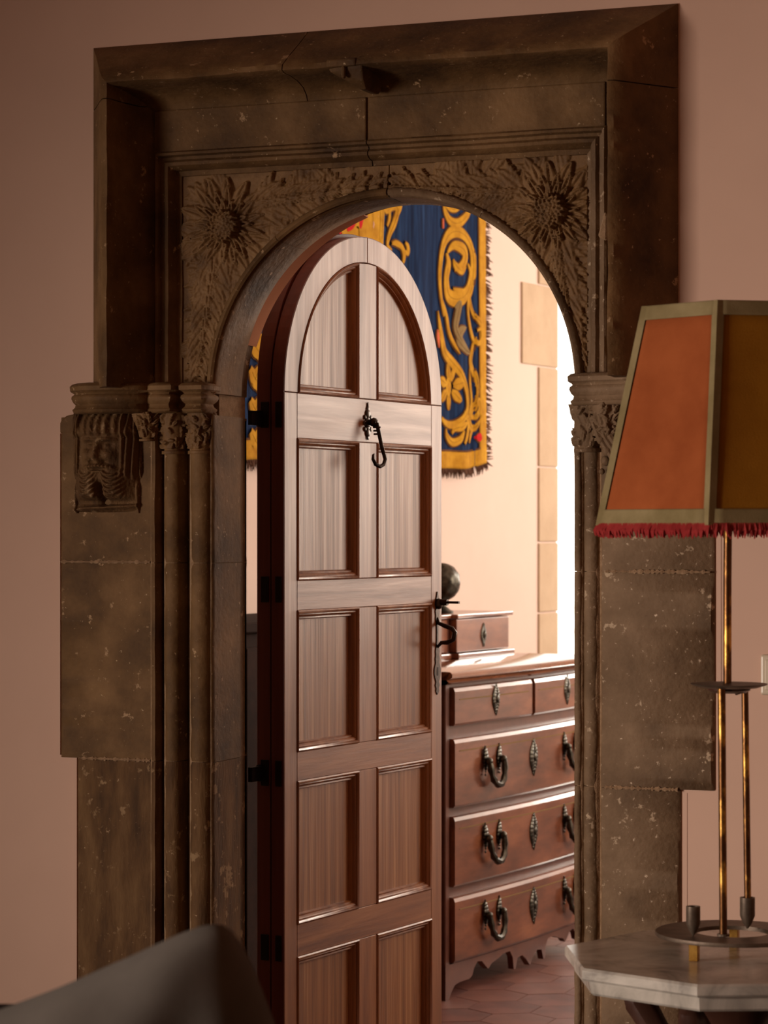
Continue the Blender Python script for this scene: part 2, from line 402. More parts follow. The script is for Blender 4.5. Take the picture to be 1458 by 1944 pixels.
# arch ring and reveal, two halves meeting at the crack
ARCH = [(.020, .03), (.020, .012), (.015, .004), (.008, .002), (.003, .006), (.006, .012), (.002, .016), (0, .022), (0, .05), (-.002, .10), (0, .150), (.004, .155), (.010, .158), (.011, .185), (.009, DW+.003), (.03, DW+.003)]
def arch_half(a0, a1, mt):
    rings = []
    for k in range(29):
        a = math.radians(a0+(a1-a0)*k/28); w_ = 0
        rings.append([((RA+o)*math.cos(a), y, ZS+(RA+o)*math.sin(a)) for o, y in ARCH])
    obj('arch_stone', MB().loft(rings), mt, S, smooth=True)
arch_half(0, 60, STONE_R); arch_half(60.15, 90.2, STONE_R); arch_half(90.7, 128, STONE); arch_half(128.15, 180, STONE)
# plastered rear arch that drops a little below the stone on the hinge side
rings = []
for k in range(33):
    a = math.radians(108+56*k/32); d = .003*math.sin(PI*k/32)**.7
    rings.append([((RA+.012)*math.cos(a), DW-.03, ZS+(RA+.012)*math.sin(a)), ((RA+.005-d*.3)*math.cos(a), DW+.002, ZS+(RA+.005-d*.3)*math.sin(a)),
                  ((RA+.005-d)*math.cos(a), DW+.012, ZS+(RA+.005-d)*math.sin(a)), ((RA+.05)*math.cos(a), DW+.012, ZS+(RA+.05)*math.sin(a))])
REARP = noisy('warm_lit_plaster', [(.62,.26,.13),(.70,.32,.17)], 3, 4, rough=.9, bump=.2)  # orange of the reflected light is put into this plaster's colour
obj('rear_arch_plaster', MB().loft(rings), REARP, S, smooth=True)

# ---- jambs: each course is one dressed stone with its bead, hollow, shafts and arris
def shaft(cx, cy, r, a0=200, a1=-20, n=10):
    return [(cx+r*math.cos(math.radians(a0+(a1-a0)*k/n)), cy-r*math.sin(math.radians(a0+(a1-a0)*k/n))) for k in range(n+1)]
def jamb_profile(sgn, xout):
    # plan outline from the wall side to the reveal, x measured outwards from the opening's middle
    p = [(xout, .03), (xout, -.004), (xout-.006, -.011)]
    q = [(.541, -.013), (.538, -.018), (.530, -.018), (.527, -.008), (.520, .035)]
    def sh(cx, cy, r): return [(cx+r*math.cos(math.radians(a)), cy-r*math.sin(math.radians(a))) for a in range(0, 181, 18)]
    q += sh(.500, .012, .019) + [(.478, .040), (.468, .044)]
    q += sh(.437, .020, .024) + [(.410, .034), (.4085, .008), (.405, .001), (.402, .003), (.400, .010), (.401, .09), (.402, .145), (.409, .150), (.412, DW-.005), (.412, DW+.003), (.45, DW+.003), (.45, .05)]
    return [(sgn*x, y) for x, y in p+q]
def jamb_profile_r(xout):
    p = [(xout, .03), (xout, -.003), (xout-.006, -.009), (.470, -.013), (.466, -.010), (.462, .004), (.458, .02)]
    def sh(cx, cy, r): return [(cx+r*math.cos(math.radians(a)), cy-r*math.sin(math.radians(a))) for a in range(0, 181, 18)]
    p += sh(.440, .010, .016)+[(.424, .03), (.420, .014)]+sh(.4125, .006, .008)
    p += [(.402, .014), (.401, .09), (.402, .145), (.409, .150), (.412, DW-.005), (.412, DW+.003), (.45, DW+.003), (.45, .05)]
    return p
def course(prof, z0, z1, mt, lab=None):
    K = max(3, int((z1-z0)/.012)); rings = []
    for k in range(K+1):
        z = z0+(z1-z0)*k/K; r = []
        for i, (x, y) in enumerate(prof):
            q = er((x, y, z), .0016) if i > 1 and y < DW-.01 else (x, y, z)
            r.append((q[0], q[1]+(.002 if k in (0, K) and i > 1 else 0), z))
        rings.append(r)
    return obj('jamb_stone', MB().loft(rings), mt, S, smooth=True, label=lab)
def no_out(prof): return prof
course(jamb_profile(-1, .765), 1.3785, 1.695, STONE)
course(jamb_profile(-1, .765), .9515, 1.377, STONE)
course(jamb_profile(-1, .724), .459, .950, STONE_D)
course(jamb_profile(-1, .724), 0, .457, STONE_D)
course(jamb_profile_r(.697), 1.3655, 1.695, STONE_R)
course(jamb_profile_r(.697), .9315, 1.364, STONE_R)
course(jamb_profile_r(.628), .4385, .930, STONE_R)
course(jamb_profile_r(.628), 0, .437, STONE_R)
for pr in (jamb_profile(-1, .720), jamb_profile_r(.624)):
    pr = [(x+(-.004 if x < 0 else .004)*(1 if i > 2 else -1), y+(.004 if i > 2 else .01)) for i, (x, y) in enumerate(pr[:-4])]+pr[-4:]
    obj('joint_mortar', MB().loft([[(x, y, 0) for x, y in pr], [(x, y, 1.69) for x, y in pr]]), MORTAR, S)
# mortar smeared along the level joints
def smear(x0, x1, z, matl=MORTAR):
    m = MB(); r0 = []; K = 46
    R = np.random.RandomState(int(z*1000))
    rings = []
    for k in range(K+1):
        x = x0+(x1-x0)*k/K; h = .0016+.0032*R.rand()**2
        rings.append([(x, -.0120, z-h), (x, -.0142, z), (x, -.0120, z+h*1.2)])
    obj('joint_line', m.loft(rings), matl, S)
smear(-.762, -.545, 1.379); smear(-.718, -.545, .951); smear(.475, .69, 1.365); smear(.475, .624, .931)
# painted plaster margin standing round the stepped jamb blocks
def strip(pts, wd, y, name='plaster_margin'):
    m = MB()
    for (x0, z0), (x1, z1) in zip(pts, pts[1:]):
        if x0 != x1: m.box(min(x0, x1)+wd/2, max(x0, x1)-wd/2, y*.5, .002, z0-wd/2, z0+wd/2)
        else: m.box(x0-wd/2, x0+wd/2, y*.5, .002, min(z0, z1)-(wd/2 if z1 > .5 else 0), max(z0, z1)+(wd/2 if z0 < 1.2 else 0))
    obj(name, m, PLASTER, wall)
strip([(-.773, 1.66), (-.773, .951), (-.732, .951), (-.732, 0)], .010, -.008)
strip([(.705, 1.66), (.705, .929), (.636, .929), (.636, 0)], .009, -.002)

# ---- imposts
def loft_plan(plan, prof, name, mt):
    rings = [[(x, y, z) for x, y in inset(plan, -o*.55)] for o, z in prof]
    return obj(name, MB().loft(rings), mt, S, smooth=True)
planL = [(-.722, .03), (-.722, -.03), (-.70, -.075), (-.655, -.10), (-.60, -.095), (-.545, -.07), (-.535, -.045), (-.515, -.055), (-.478, -.052), (-.474, -.012), (-.462, -.012), (-.458, -.036), (-.412, -.036), (-.404, -.02), (-.404, .03)]
prof_i = [(-.012, 1.699), (-.004, 1.702), (.000, 1.707), (-.010, 1.712), (-.013, 1.718), (-.002, 1.724), (.004, 1.731), (.002, 1.736), (-.008, 1.740), (-.004, 1.744), (.009, 1.748), (.010, 1.757), (.0, 1.762), (-.02, 1.765)]
loft_plan(planL, prof_i, 'impost', STONE)
planR = [(.404, .03), (.404, -.02), (.410, -.042), (.45, -.046), (.462, -.05), (.52, -.06), (.57, -.095), (.62, -.095), (.655, -.06), (.66, .03)]
loft_plan(planR, prof_i, 'impost', STONE_R)
# ---- leafy capitals
def capital(cx, cy, r0, r1, z0, z1, mt, seed, lab=None):
    NT, NZ = 110, 70
    th = np.linspace(0, 2*PI, NT, endpoint=False); zz = np.linspace(0, 1, NZ)
    T, V = np.meshgrid(th, zz); H = np.zeros_like(T); R = np.random.RandomState(seed)
    circ = .12; X = T*.035; Z = V*(z1-z0)
    Lz = z1-z0; per = 2*PI*.035
    for k in range(80):
        x = R.rand()*per; z = R.rand()*Lz*.8; a = PI/2+(R.rand()-.5)*2.6
        for sh_ in (0, per, -per):
            H = stamp(H, X, Z, x+sh_, z, a, .014+.014*R.rand(), .0035+.0025*R.rand(), .005+.009*R.rand(), curve=(R.rand()-.5)*.8, rib=.5)
    m = MB(); rings = []
    for j in range(NZ):
        v_ = zz[j]; rr = r0+(r1-r0)*v_**1.3
        env = 1
        if v_ < .08: rr = r0+.006; env = 0
        elif v_ < .13: rr = r0-.001; env = 0
        rings.append([(cx+(rr+H[j, i]*env)*math.cos(th[i]), cy+(rr+H[j, i]*env)*math.sin(th[i]), z0+v_*(z1-z0)) for i in range(NT)])
    obj('capital', m.loft(rings), mt, S, smooth=2, label=lab)
capital(-.500, .010, .019, .036, 1.612, 1.702, STONE_C, 2)
capital(-.437, .016, .022, .030, 1.612, 1.702, STONE_C, 4)
capital(-.546, -.022, .012, .026, 1.640, 1.702, STONE_C, 8)
capital(.434, .004, .023, .033, 1.606, 1.704, STONE_R, 5)
capital(.480, -.012, .022, .036, 1.628, 1.704, STONE_R, 6)
# stems curling from the right capital to the head beyond
m = MB()
for k in range(3):
    m.tube([(.45+.012*k, -.028, 1.675), (.468+.012*k, -.034, 1.635), (.492+.012*k, -.034, 1.60), (.512+.010*k, -.030, 1.56), (.520+.008*k, -.022, 1.51)], [.006, .007, .007, .006, .004], 7)
for k in range(16):
    m.ball((.47+.06*random.random(), -.02-.02*random.random(), 1.56+.09*random.random()), .006+.006*random.random(), n=7, m=5)
obj('carved_stem', m, STONE_R, S, smooth=True)

# ---- bearded head label stops
def head(xc, zc, wd, ht, mt, lab):
    n_ = 110
    us = np.linspace(-1.12, 1.12, n_); vs_ = np.linspace(-.02, 1.06, int(n_*1.2))
    U, V = np.meshgrid(us, vs_)            # V grows downwards
    X = xc+U*wd/2; Z = zc+ht/2-V*ht
    def g(u0, v0, su, sv): return np.exp(-((U-u0)/su)**2-((V-v0)/sv)**2)
    H = .048*np.clip(1-np.abs(U/1.06)**2.6, 0, 1)**.8*np.clip(1-((V-.5)/.56)**6, 0, 1)
    face = g(0, .38, .55, .24)
    H += .012*face
    hair = np.clip((.27-V)/.05, 0, 1); strands = np.sin(U*26+np.sin(V*20)*.7)
    H += hair*(.016+.004*strands)*np.clip(1-np.abs(U)/1.05, 0, 1)**.3
    side = np.clip((np.abs(U)-.62)/.1, 0, 1)*np.clip((.72-V)/.08, 0, 1)
    H += side*(.010+.004*np.sin(U*44+V*6))
    H -= .015*(g(-.28, .345, .17, .05)+g(.28, .345, .17, .05))
    H += .012*(g(-.28, .35, .10, .022)+g(.28, .35, .09, .024))
    H += .014*(g(-.28, .285, .22, .022)+g(.28, .285, .22, .022))
    H += .013*g(0, .42, .085, .09)+.008*g(0, .475, .15, .028)
    H += .010*(g(-.38, .45, .16, .06)+g(.38, .45, .16, .06))
    H -= .010*(g(-.2, .52, .10, .025)+g(.2, .52, .10, .025))
    mo = np.exp(-((V-.565-.05*np.abs(U)**1.5)/.022)**2)*np.clip(1-(np.abs(U)/.55)**4, 0, 1)
    H += mo*(.014+.002*np.sin(U*60)); H -= .012*g(0, .60, .2, .012); H += .009*g(0, .622, .17, .014)
    A = np.abs(U)
    lobe = np.exp(-((A-.40)/.30)**4)*np.clip((V-.58)/.06, 0, 1)*np.clip((.93-V)/.08, 0, 1)
    wave = np.sin((V*20+16*(A-.42)**2)*2*PI)
    H += lobe*(.014+.0042*wave)
    H -= .024*np.exp(-(U/.13)**2)*np.clip((V-.70)/.08, 0, 1)*np.clip((1.0-V)/.05, 0, 1)
    H -= .018*np.clip((V-.88)/.05, 0, 1)*np.clip((1.0-V)/.04, 0, 1)*np.clip(1-A**4, 0, 1)
    rimv = .92+.05*np.clip(1-U**2, 0, 1)
    H += .012*np.exp(-((V-1.0+.02*U)/.018)**2)*np.clip(1.1-A, 0, 1)**.2
    H += .010*np.exp(-((A-1.02)/.04)**2)*np.clip((V-.7)/.1, 0, 1)
    H += .0016*(rng.rand(*H.shape)-.5)
    H = np.clip(H, 0, .2)
    keep = (A < 1.1-.08*np.clip(.2-V, 0, 1)*5)
    relief_obj('carved_head', X, Z, H, keep, mt, S, -.008, lab, back=.012)
head(-.646, 1.600, .148, .205, STONE_D, 'bearded head with wavy forked beard on the hinge side')
head(.585, 1.600, .148, .205, STONE_R, None)
# shoulder of the head block
m = MB(); m.prism([(-.765, 1.66), (-.765, 1.685), (-.750, 1.698), (-.725, 1.703), (-.70, 1.703), (-.70, 1.66)], -.012, .03)
obj('shoulder_stone', m, STONE, S, bevel=.003)
# small carved bracket under the hood, and a leaf in the side hollow
m = MB()
bx, bz = wp(668, 140, -.09)
m.loft([[(bx-.045, -.138, bz+.022), (bx+.040, -.138, bz+.026), (bx+.040, -.02, bz+.022), (bx-.045, -.02, bz+.020)],
        [(bx-.030, -.135, bz-.002), (bx+.042, -.138, bz+.002), (bx+.042, -.02, bz), (bx-.030, -.02, bz)],
        [(bx+.0, -.120, bz-.020), (bx+.040, -.125, bz-.022), (bx+.040, -.02, bz-.024), (bx+.0, -.02, bz-.020)],
        [(bx+.02, -.10, bz-.034), (bx+.036, -.10, bz-.036), (bx+.036, -.03, bz-.036), (bx+.02, -.03, bz-.034)]])
m.box(bx-.035, bx+.030, -.146, -.136, bz+.006, bz+.022); m.box(bx-.002, bx+.006, -.146, -.134, bz-.018, bz+.008)
obj('carved_bracket', m, STONE, S, bevel=.004, seg=2)
m = MB()
lx, lz = wp(232, 478, -.045)
for k in range(7):
    a = -.9+k*.3; m.tube([(lx-.018, -.05, lz+.002), (lx+.0+.01*math.cos(a), -.058, lz+.012*math.sin(a)), (lx+.026*math.cos(a)+.004, -.045, lz+.020*math.sin(a))], [.004, .006, .0015], 6)
obj('carved_leaf', m, STONE_C, S, smooth=True)
m = MB(); lx, lz = wp(1147, 430, -.02)
m.prism([(lx-.012, lz-.02), (lx+.006, lz-.03), (lx+.008, lz+.02), (lx+.002, lz+.03)], -.026, -.01); obj('chipped_patch', m, MORTAR, S, bevel=.003)

# ---------------------------------------------------------------- the arched door, standing open into the far room
P = at(540, 1005, 5.70); DA = math.atan2(.991, .130)
D = thing('door_1', 'tall arched panelled wooden door standing open in the stone doorway', 'door', (P[0], P[1], 0), DA, kind='structure')
WD, TK = .760, .034; DZ = 1.757; DR = WD/2; SW = .055; M0, M1 = .339, .426
def arch_outline(w0, w1, z0, r, cx=DR, n=28, lo=None):
    return [(w0, z0), (w1, z0)]
# stiles, rails and muntins
def bar(name, x0, x1, z0, z1, mt, y0=0, y1=TK, par=D, lab=None):
    m = MB().box(x0, x1, y0, y1, z0, z1); return obj(name, m, mt, par, bevel=.0012, label=lab)
g = .0006
bar('stile', 0, SW, .02, DZ-g, WOOD_V); bar('stile', WD-SW, WD, .02, DZ-g, WOOD_V)
RAILS = [(1.655, DZ-g), (1.268, 1.335), (.885, .950), (.490, .562), (.02, .165)]
for a, b in RAILS: bar('rail', SW+g, WD-SW-g, a, b, WOOD_H)
ROWS = [(1.335, 1.655), (.950, 1.268), (.562, .885), (.165, .490)]
for a, b in ROWS: bar('muntin', M0, M1, a+g, b-g, WOOD_V)
RI = DR-.060
for a0, a1 in ((0, 89.9), (90.1, 180)):
    o_ = arc(DR, DZ+g, DR, a0, a1, 26); i_ = arc(DR, DZ+g, RI, a0, a1, 26)
    rings = [[(o_[k][0], 0, o_[k][1]), (i_[k][0], 0, i_[k][1]), (i_[k][0], TK, i_[k][1]), (o_[k][0], TK, o_[k][1])] for k in range(27)]
    obj('arched_rail', MB().loft(rings), WOOD_V, D, bevel=.0012)
top = arc(DR, DZ, RI+.001, 98, 82, 6)
zA = DZ+math.sqrt(RI**2-(M0-DR)**2)
m = MB().prism([(M0, DZ+g), (M1, DZ+g), (M1, zA-g), ((M0+M1)/2, DZ+RI-g), (M0, zA-g)], 0, TK); obj('muntin', m, WOOD_V, D, bevel=.0012)
MP = [(-.0006, .0035), (.0, -.0015), (.003, -.0035), (.007, -.001), (.008, .003), (.0105, .002), (.014, .005), (.0155, .0095), (.019, .0085), (.021, .014), (.022, .019)]
def panel_set(poly):
    rings = []
    for o, d in MP: rings.append([(x, d, z) for x, z in inset(poly, o)])
    obj('panel_moulding', MB().loft(rings, caps=False), WOOD_V, D, smooth=True)
    q = inset(poly, .012)
    m = MB().prism(q, .0165, .026); obj('panel', m, WOOD_P, D)
for a, b in ROWS:
    for x0, x1 in ((SW, M0), (M1, WD-SW)):
        panel_set([(x0, a), (x1, a), (x1, b), (x0, b)])
# quarter arch panels
a1 = math.degrees(math.acos((M0-DR)/RI)); a2 = math.degrees(math.acos((M1-DR)/RI))
panel_set([(DR-RI+.0, DZ), (M0, DZ)]+arc(DR, DZ, RI, a1, 178, 22))
panel_set([(M1, DZ), (DR+RI, DZ)]+arc(DR, DZ, RI, 2, a2, 22))
# red stained back ply with its own arch (the leaf is two layers thick)
def slab(y0, y1, name, mt, grow=0, dz=0):
    poly = [(0-grow, .02), (WD+grow, .02)]+arc(DR, DZ+dz, DR+grow, 0, 180, 40)
    m = MB().prism(poly, y0, y1); return obj(name, m, mt, D, bevel=.001)
slab(TK+.003, TK+.038, 'back_layer', WOOD_EDGE, 0, .010)
# thin red lipping on the hinge edge of the front layer
m = MB().box(-.0012, -.0001, .001, TK-.001, .02, DZ); obj('hinge_edge', m, WOOD_EDGE, D)
o_ = arc(DR, DZ, DR+.0001, 0, 180, 40); i_ = arc(DR, DZ, DR+.0013, 0, 180, 40)
obj('arch_edge', MB().loft([[(o_[k][0], .001, o_[k][1]), (i_[k][0], .001, i_[k][1]), (i_[k][0], TK-.001, i_[k][1]), (o_[k][0], TK-.001, o_[k][1])] for k in range(41)]), WOOD_EDGE, D)
# hinges: leaves let into both layers, straps to the stone
for z in (1.705, 1.315, .905, .515):
    m = MB().box(-.0045, -.001, .006, .022, z-.028, z+.03); m.box(-.0045, -.0005, TK+.006, TK+.026, z-.028, z+.03)
    hg = obj('hinge', m, BLACKIRON, D, bevel=.001)
for z in (1.698, .905):
    m = MB().tube([(-.004, TK+.030, z-.018), (-.004, TK+.030, z+.018)], .006, 10); m.box(-.050, 0, TK+.020, TK+.030, z-.016, z+.016); obj('hinge_strap', m, BLACKIRON, D)

# hook on the top rail
m = MB()
hx, hz = .379, 1.700
m = MB()
for dz, r in ((.034, .006), (.022, .011), (.008, .009), (0, .013), (-.010, .009), (-.022, .011), (-.034, .006)):
    m.ball((hx, -.002, hz+dz), r, 1, .3, 1)
for dx, dz in ((-.013, .014), (.013, .014), (-.015, 0), (.015, 0), (-.013, -.014), (.013, -.014)): m.ball((hx+dx, -.002, hz+dz), .006, 1, .35, 1)
m.tube([(hx, 0, hz+.034), (hx, -.002, hz+.05)], [.004, .001], 6)
HK = obj('hook_plate', m, IRON, D, smooth=True)
m = MB(); m.ball((hx+.0, -.018, hz+.002), .011); m.tube([(hx, 0, hz+.002), (hx, -.026, hz+.002)], .007, 8)
for k in range(3): m.tube([(hx, -.026, hz-.008-.008*k), (hx, -.026, hz-.012-.008*k)], .010-.001*k, 8)
path = [(hx, -.026, hz)]+[(hx+.0, -.026-.002*k, hz-.0085*k) for k in range(1, 8)]
path += [(hx+.004, -.042, hz-0.0720), (hx+.004, -.046, hz-0.0860), (hx-.004, -.046, hz-0.0980), (hx-.018, -.044, hz-0.1030), (hx-.032, -.040, hz-0.0980), (hx-.037, -.036, hz-0.0860), (hx-.032, -.034, hz-0.0760), (hx-.028, -.034, hz-0.0740)]
m.tube(path, [.0048]*8+[.0046]*5+[.0038, .003, .002], 8)
obj('hook', m, IRON, HK, smooth=True)
# long lock plate with lever and pull on the free stile
lxx = WD-.026
def zd(py): return CAMZ-(py-1005)/4860*6.355
pl = [(zd(1123), .001), (zd(1133), .005), (zd(1140), .010), (zd(1146), .012), (zd(1154), .007), (zd(1160), .011), (zd(1168), .008), (zd(1175), .010), (zd(1182), .006), (zd(1192), .004), (zd(1215), .004), (zd(1228), .007), (zd(1236), .010), (zd(1243), .008), (zd(1250), .011), (zd(1258), .009), (zd(1268), .016), (zd(1278), .017), (zd(1286), .013), (zd(1294), .007), (zd(1300), .011), (zd(1306), .006), (zd(1311), .008), (zd(1318), .001)]
rings = [[(lxx-w_, -.0025, z), (lxx+w_, -.0025, z), (lxx+w_, 0, z), (lxx-w_, 0, z)] for z, w_ in pl]
LP = obj('lock_plate', MB().loft(rings), IRON, D)
z0 = zd(1143)
m = MB().tube([(lxx, 0, z0), (lxx, -.03, z0)], .008, 10); m.box(lxx-.004, lxx+.004, -.062, -.024, z0-.003, z0+.003); m.ball((lxx, -.006, z0-.004), .014, 1, .6, 1)
obj('latch_lever', m, IRON, LP, smooth=True)
za, zb = zd(1183), zd(1222)
m = MB().tube([(lxx, -.002, zd(1172)), (lxx, -.006, za), (lxx, -.022, za-.006), (lxx, -.042, za-.012), (lxx, -.050, (za+zb)/2+.004), (lxx, -.046, zb+.012), (lxx, -.030, zb+.004), (lxx, -.012, zb+.003), (lxx, -.002, zb-.008)], [.003, .005, .006, .006, .0065, .006, .006, .005, .003], 8)
obj('pull', m, IRON, LP, smooth=True)
m = MB().box(lxx-.003, lxx+.003, -.0032, -.0024, zd(1282), zd(1266)); obj('keyhole', m, BLACKIRON, LP)

# ---------------------------------------------------------------- far room
P0 = at(848, 1005, 7.87); CA = math.atan2(.994, .114)      # frame of the chest and the wall behind it
cF = math.cos(CA); sF = math.sin(CA)
def fr(s, b, z=0): return (P0[0]+s*cF-b*sF, P0[1]+s*sF+b*cF, z)
WB = .56                                                    # wall plane, metres behind the chest's front
def frame_struct(name, loc=(P0[0], P0[1], 0)):
    o = bpy.data.objects.new(name, None); COL.objects.link(o); o.location = loc; o.rotation_euler = (0, 0, CA); o['kind'] = 'structure'; return o
m = MB()
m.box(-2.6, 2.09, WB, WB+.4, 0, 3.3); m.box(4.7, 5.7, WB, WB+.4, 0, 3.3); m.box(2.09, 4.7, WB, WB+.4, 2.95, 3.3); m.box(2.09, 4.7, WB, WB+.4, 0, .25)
fw = obj('wall_far_left', m, FARP, kind='structure', loc=(P0[0], P0[1], 0)); fw.rotation_euler = (0, 0, CA)
def quoin(s0, s1, z0, z1):
    obj('quoin_stone', MB().box(s0, s1, WB-.008, WB+.05, z0, z1), QUOIN, fw, bevel=.004, seg=2)
zq = [0.02, .52, .86, 1.129, 1.40, 1.69, 2.076, 2.39, 2.70, 3.28]
for k in range(len(zq)-1):
    wide = k == 6
    quoin(1.76 if wide else 1.915, 2.092, zq[k]+.003, zq[k+1]-.003)
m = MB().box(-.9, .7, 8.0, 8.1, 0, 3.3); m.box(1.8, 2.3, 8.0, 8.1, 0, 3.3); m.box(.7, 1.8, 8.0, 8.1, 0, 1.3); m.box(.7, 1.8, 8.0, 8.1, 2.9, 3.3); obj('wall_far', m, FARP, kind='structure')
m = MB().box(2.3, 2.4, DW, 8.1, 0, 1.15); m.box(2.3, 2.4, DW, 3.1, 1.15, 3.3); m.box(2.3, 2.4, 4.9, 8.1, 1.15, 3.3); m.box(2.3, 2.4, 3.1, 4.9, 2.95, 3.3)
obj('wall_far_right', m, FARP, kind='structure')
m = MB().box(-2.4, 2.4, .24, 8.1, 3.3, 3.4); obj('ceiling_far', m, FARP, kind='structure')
fl = obj('floor_far', MB().box(-2.4, 2.4, .12, 8.1, -.1, -.010), GROUT, kind='structure')
# hexagonal terracotta tiles laid where the doorway shows the floor
TS = .115
tm = {}
def tile_mesh(i):
    m = MB(); r = TS-.0018
    pts = [(r*math.cos(math.radians(60*k+30)), r*math.sin(math.radians(60*k+30))) for k in range(6)]
    rings = [[(x, y, -.012) for x, y in pts], [(x, y, 0) for x, y in pts]]
    o = obj('tile', m.loft(rings), TERRA if i % 3 else TERRA2, fl); return o
base = [tile_mesh(i) for i in range(3)]; first = [True]*3
dx = TS*math.sqrt(3); dy = TS*1.5; cnt = 0
for j in range(-2, 60):
    for i in range(-20, 24):
        x = i*dx+(j % 2)*dx/2-.05; y = .5+j*dy
        a = np.array([x-CAMX, y-CAMY]); X = a@np.array(RT); Zc = a@np.array(FW); px = 729+X/Zc*4860; py = 1005+1.45/Zc*4860
        if y < .35 or px < 780 or px > 1150 or py > 2040 or py < 1700 or y > 7.9: continue
        k = (i*7+j*5+(i*j) % 4) % 3
        if first[k]: o = base[k]; first[k] = False
        else: o = base[k].copy(); COL.objects.link(o)
        o.location = (x, y, rng.rand()*.0008-.001); o.rotation_euler = ((rng.rand()-.5)*.002, (rng.rand()-.5)*.002, 0); cnt += 1

# ---- the chest of drawers
CH = thing('chest_of_drawers', 'glossy reddish walnut chest of drawers with bronze pulls behind the open door', 'chest', (P0[0], P0[1], 0), CA)
CW, CDp = 1.16, .54
def bow(s): return -.020*math.sin(PI*min(max(s/CW, 0), 1))
def bowed(name, s0, s1, prof, mt, par, n=14, lab=None):
    # prof: (y, z) outline, swept along the bowed front
    rings = []
    for k in range(n+1):
        s = s0+(s1-s0)*k/n; rings.append([(s, y+(bow(s) if y < .05 else 0), z) for y, z in prof])
    return obj(name, MB().loft(rings), mt, par, smooth=True, label=lab)
bowed('carcass', 0.0, CW, [(.018, .10), (.018, .985), (CDp, .985), (CDp, .10)], WOOD_CS, CH)
for s in (0, CW-.030): obj('corner_post', MB().box(s, s+.030, .004, .03, .0 if s == 0 else 0, .985), WOOD_CS, CH, bevel=.003)
bowed('chest_top', -.022, CW+.022, [(-.020, .990), (-.030, .996), (-.030, 1.006), (-.022, 1.013), (CDp, 1.013), (CDp, .986), (-.010, .988), (-.018, .980), (-.010, .973), (.02, .970), (.02, .985)], WOOD_T, CH, 18)
def esc(par, s, zc, h, y):
    m = MB(); n_ = 11
    for k in range(n_):
        t = k/(n_-1); zz = zc+(t-.5)*h; w_ = (.008+.020*math.sin(PI*t)**1.3)*h/.12
        m.ball((s-w_*.7, y, zz), w_*.62, 1, .4, 1.1, 6, 4); m.ball((s+w_*.7, y, zz), w_*.55, 1, .35, 1.1, 6, 4)
    m.ball((s, y-.004, zc), .010, 1, .5, 1.4, 8, 5); m.tube([(s, y, zc+h*.45), (s, y, zc+h*.58)], [.004, .001], 6); m.tube([(s, y, zc-h*.45), (s, y, zc-h*.6)], [.004, .001], 6)
    return obj('escutcheon', m, BRONZE, par, smooth=True)
def pull(par, s, zc, y):
    m = MB(); wv = .052
    for sg in (-1, 1):
        for k in range(8):
            t = k/7; m.ball((s+sg*(wv-.004*math.sin(PI*t)), y-.003, zc+.045-t*.075), .0135*(.5+math.sin(PI*min(1, t+.15)))*.9, 1, .4, .8, 7, 4)
        m.tube([(s+sg*wv, y, zc+.045), (s+sg*wv, y-.002, zc+.062)], [.005, .002], 6)
        m.ball((s+sg*wv, y-.016, zc+.012), .013)
    path = []
    for k in range(13):
        a = PI*k/12; path.append((s-wv*math.cos(a), y-.020-.008*math.sin(a), zc+.010-.075*math.sin(a)**.8))
    m.tube(path, [.0075+.0045*abs(math.sin(k*1.6)) for k in range(13)], 7)
    for k in (5, 6, 7): m.ball(path[k], .010, 1, .8, 1, 7, 4)
    return obj('drawer_pull', m, BRONZE, par, smooth=True)
def drawer(s0, s1, z0, z1, pulls, escs, eh):
    y = -.010
    prof = [(.02, z0), (y+.006, z0), (y, z0+.007), (y, z1-.014), (y+.0045, z1-.003), (y+.010, z1), (.02, z1)]
    d = bowed('drawer', s0, s1, prof, WOOD_C, CH, 12)
    for p_ in d.data.polygons: p_.use_smooth = False
    # scratched stringing line set into the front
    for q in pulls: pull(d, q, (z0+z1)/2+.012, y-.002+bow(q))
    for q in escs: esc(d, q, (z0+z1)/2+.010, eh, y-.002+bow(q))
    rails = MB(); iv = .028
    rings = []
    for k in range(11):
        s = s0+iv+(s1-s0-2*iv)*k/10; rings.append([(s, y+bow(s)-.0012, z1-.040), (s, y+bow(s)-.0012, z1-.037), (s, y+bow(s)+.001, z1-.037), (s, y+bow(s)+.001, z1-.040)])
    obj('string_inlay', MB().loft(rings), T_OLIVE, d)
drawer(.034, .568, .843, .962, (), (.302,), .088)
drawer(.592, 1.126, .843, .962, (), (.862,), .088)
drawer(.034, 1.126, .590, .803, (.270, .885), (.578,), .105)
drawer(.034, 1.126, .346, .563, (.270, .885), (.578,), .105)
drawer(.034, 1.126, .112, .313, (.270, .885), (.578,), .105)
half = [(0, 0), (.022, 0), (.038, .022), (.060, .040), (.095, .045), (.150, .045), (.170, .052), (.182, .075), (.205, .092), (.235, .088), (.262, .068), (.278, .058), (.300, .072), (.340, .080), (.385, .092), (.43, .092), (.45, .070), (.458, .03), (.47, .028), (.485, .062), (.52, .066), (.55, .05), (.58, .025)]
bot = half+[(CW-x, z) for x, z in half[::-1][1:]]
m = MB()
for k in range(len(bot)-1):
    (xa, za_), (xb, zb_) = bot[k], bot[k+1]
    m.loft([[(xa, .004+bow(xa), za_), (xa, .024+bow(xa), za_), (xa, .024+bow(xa), .108), (xa, .004+bow(xa), .108)],
            [(xb, .004+bow(xb), zb_), (xb, .024+bow(xb), zb_), (xb, .024+bow(xb), .108), (xb, .004+bow(xb), .108)]])
obj('scalloped_apron', m, WOOD_CS, CH)
for s in (.005, CW-.045): obj('rear_foot', MB().box(s, s+.04, CDp-.05, CDp-.01, 0, .1), WOOD_CS, CH)

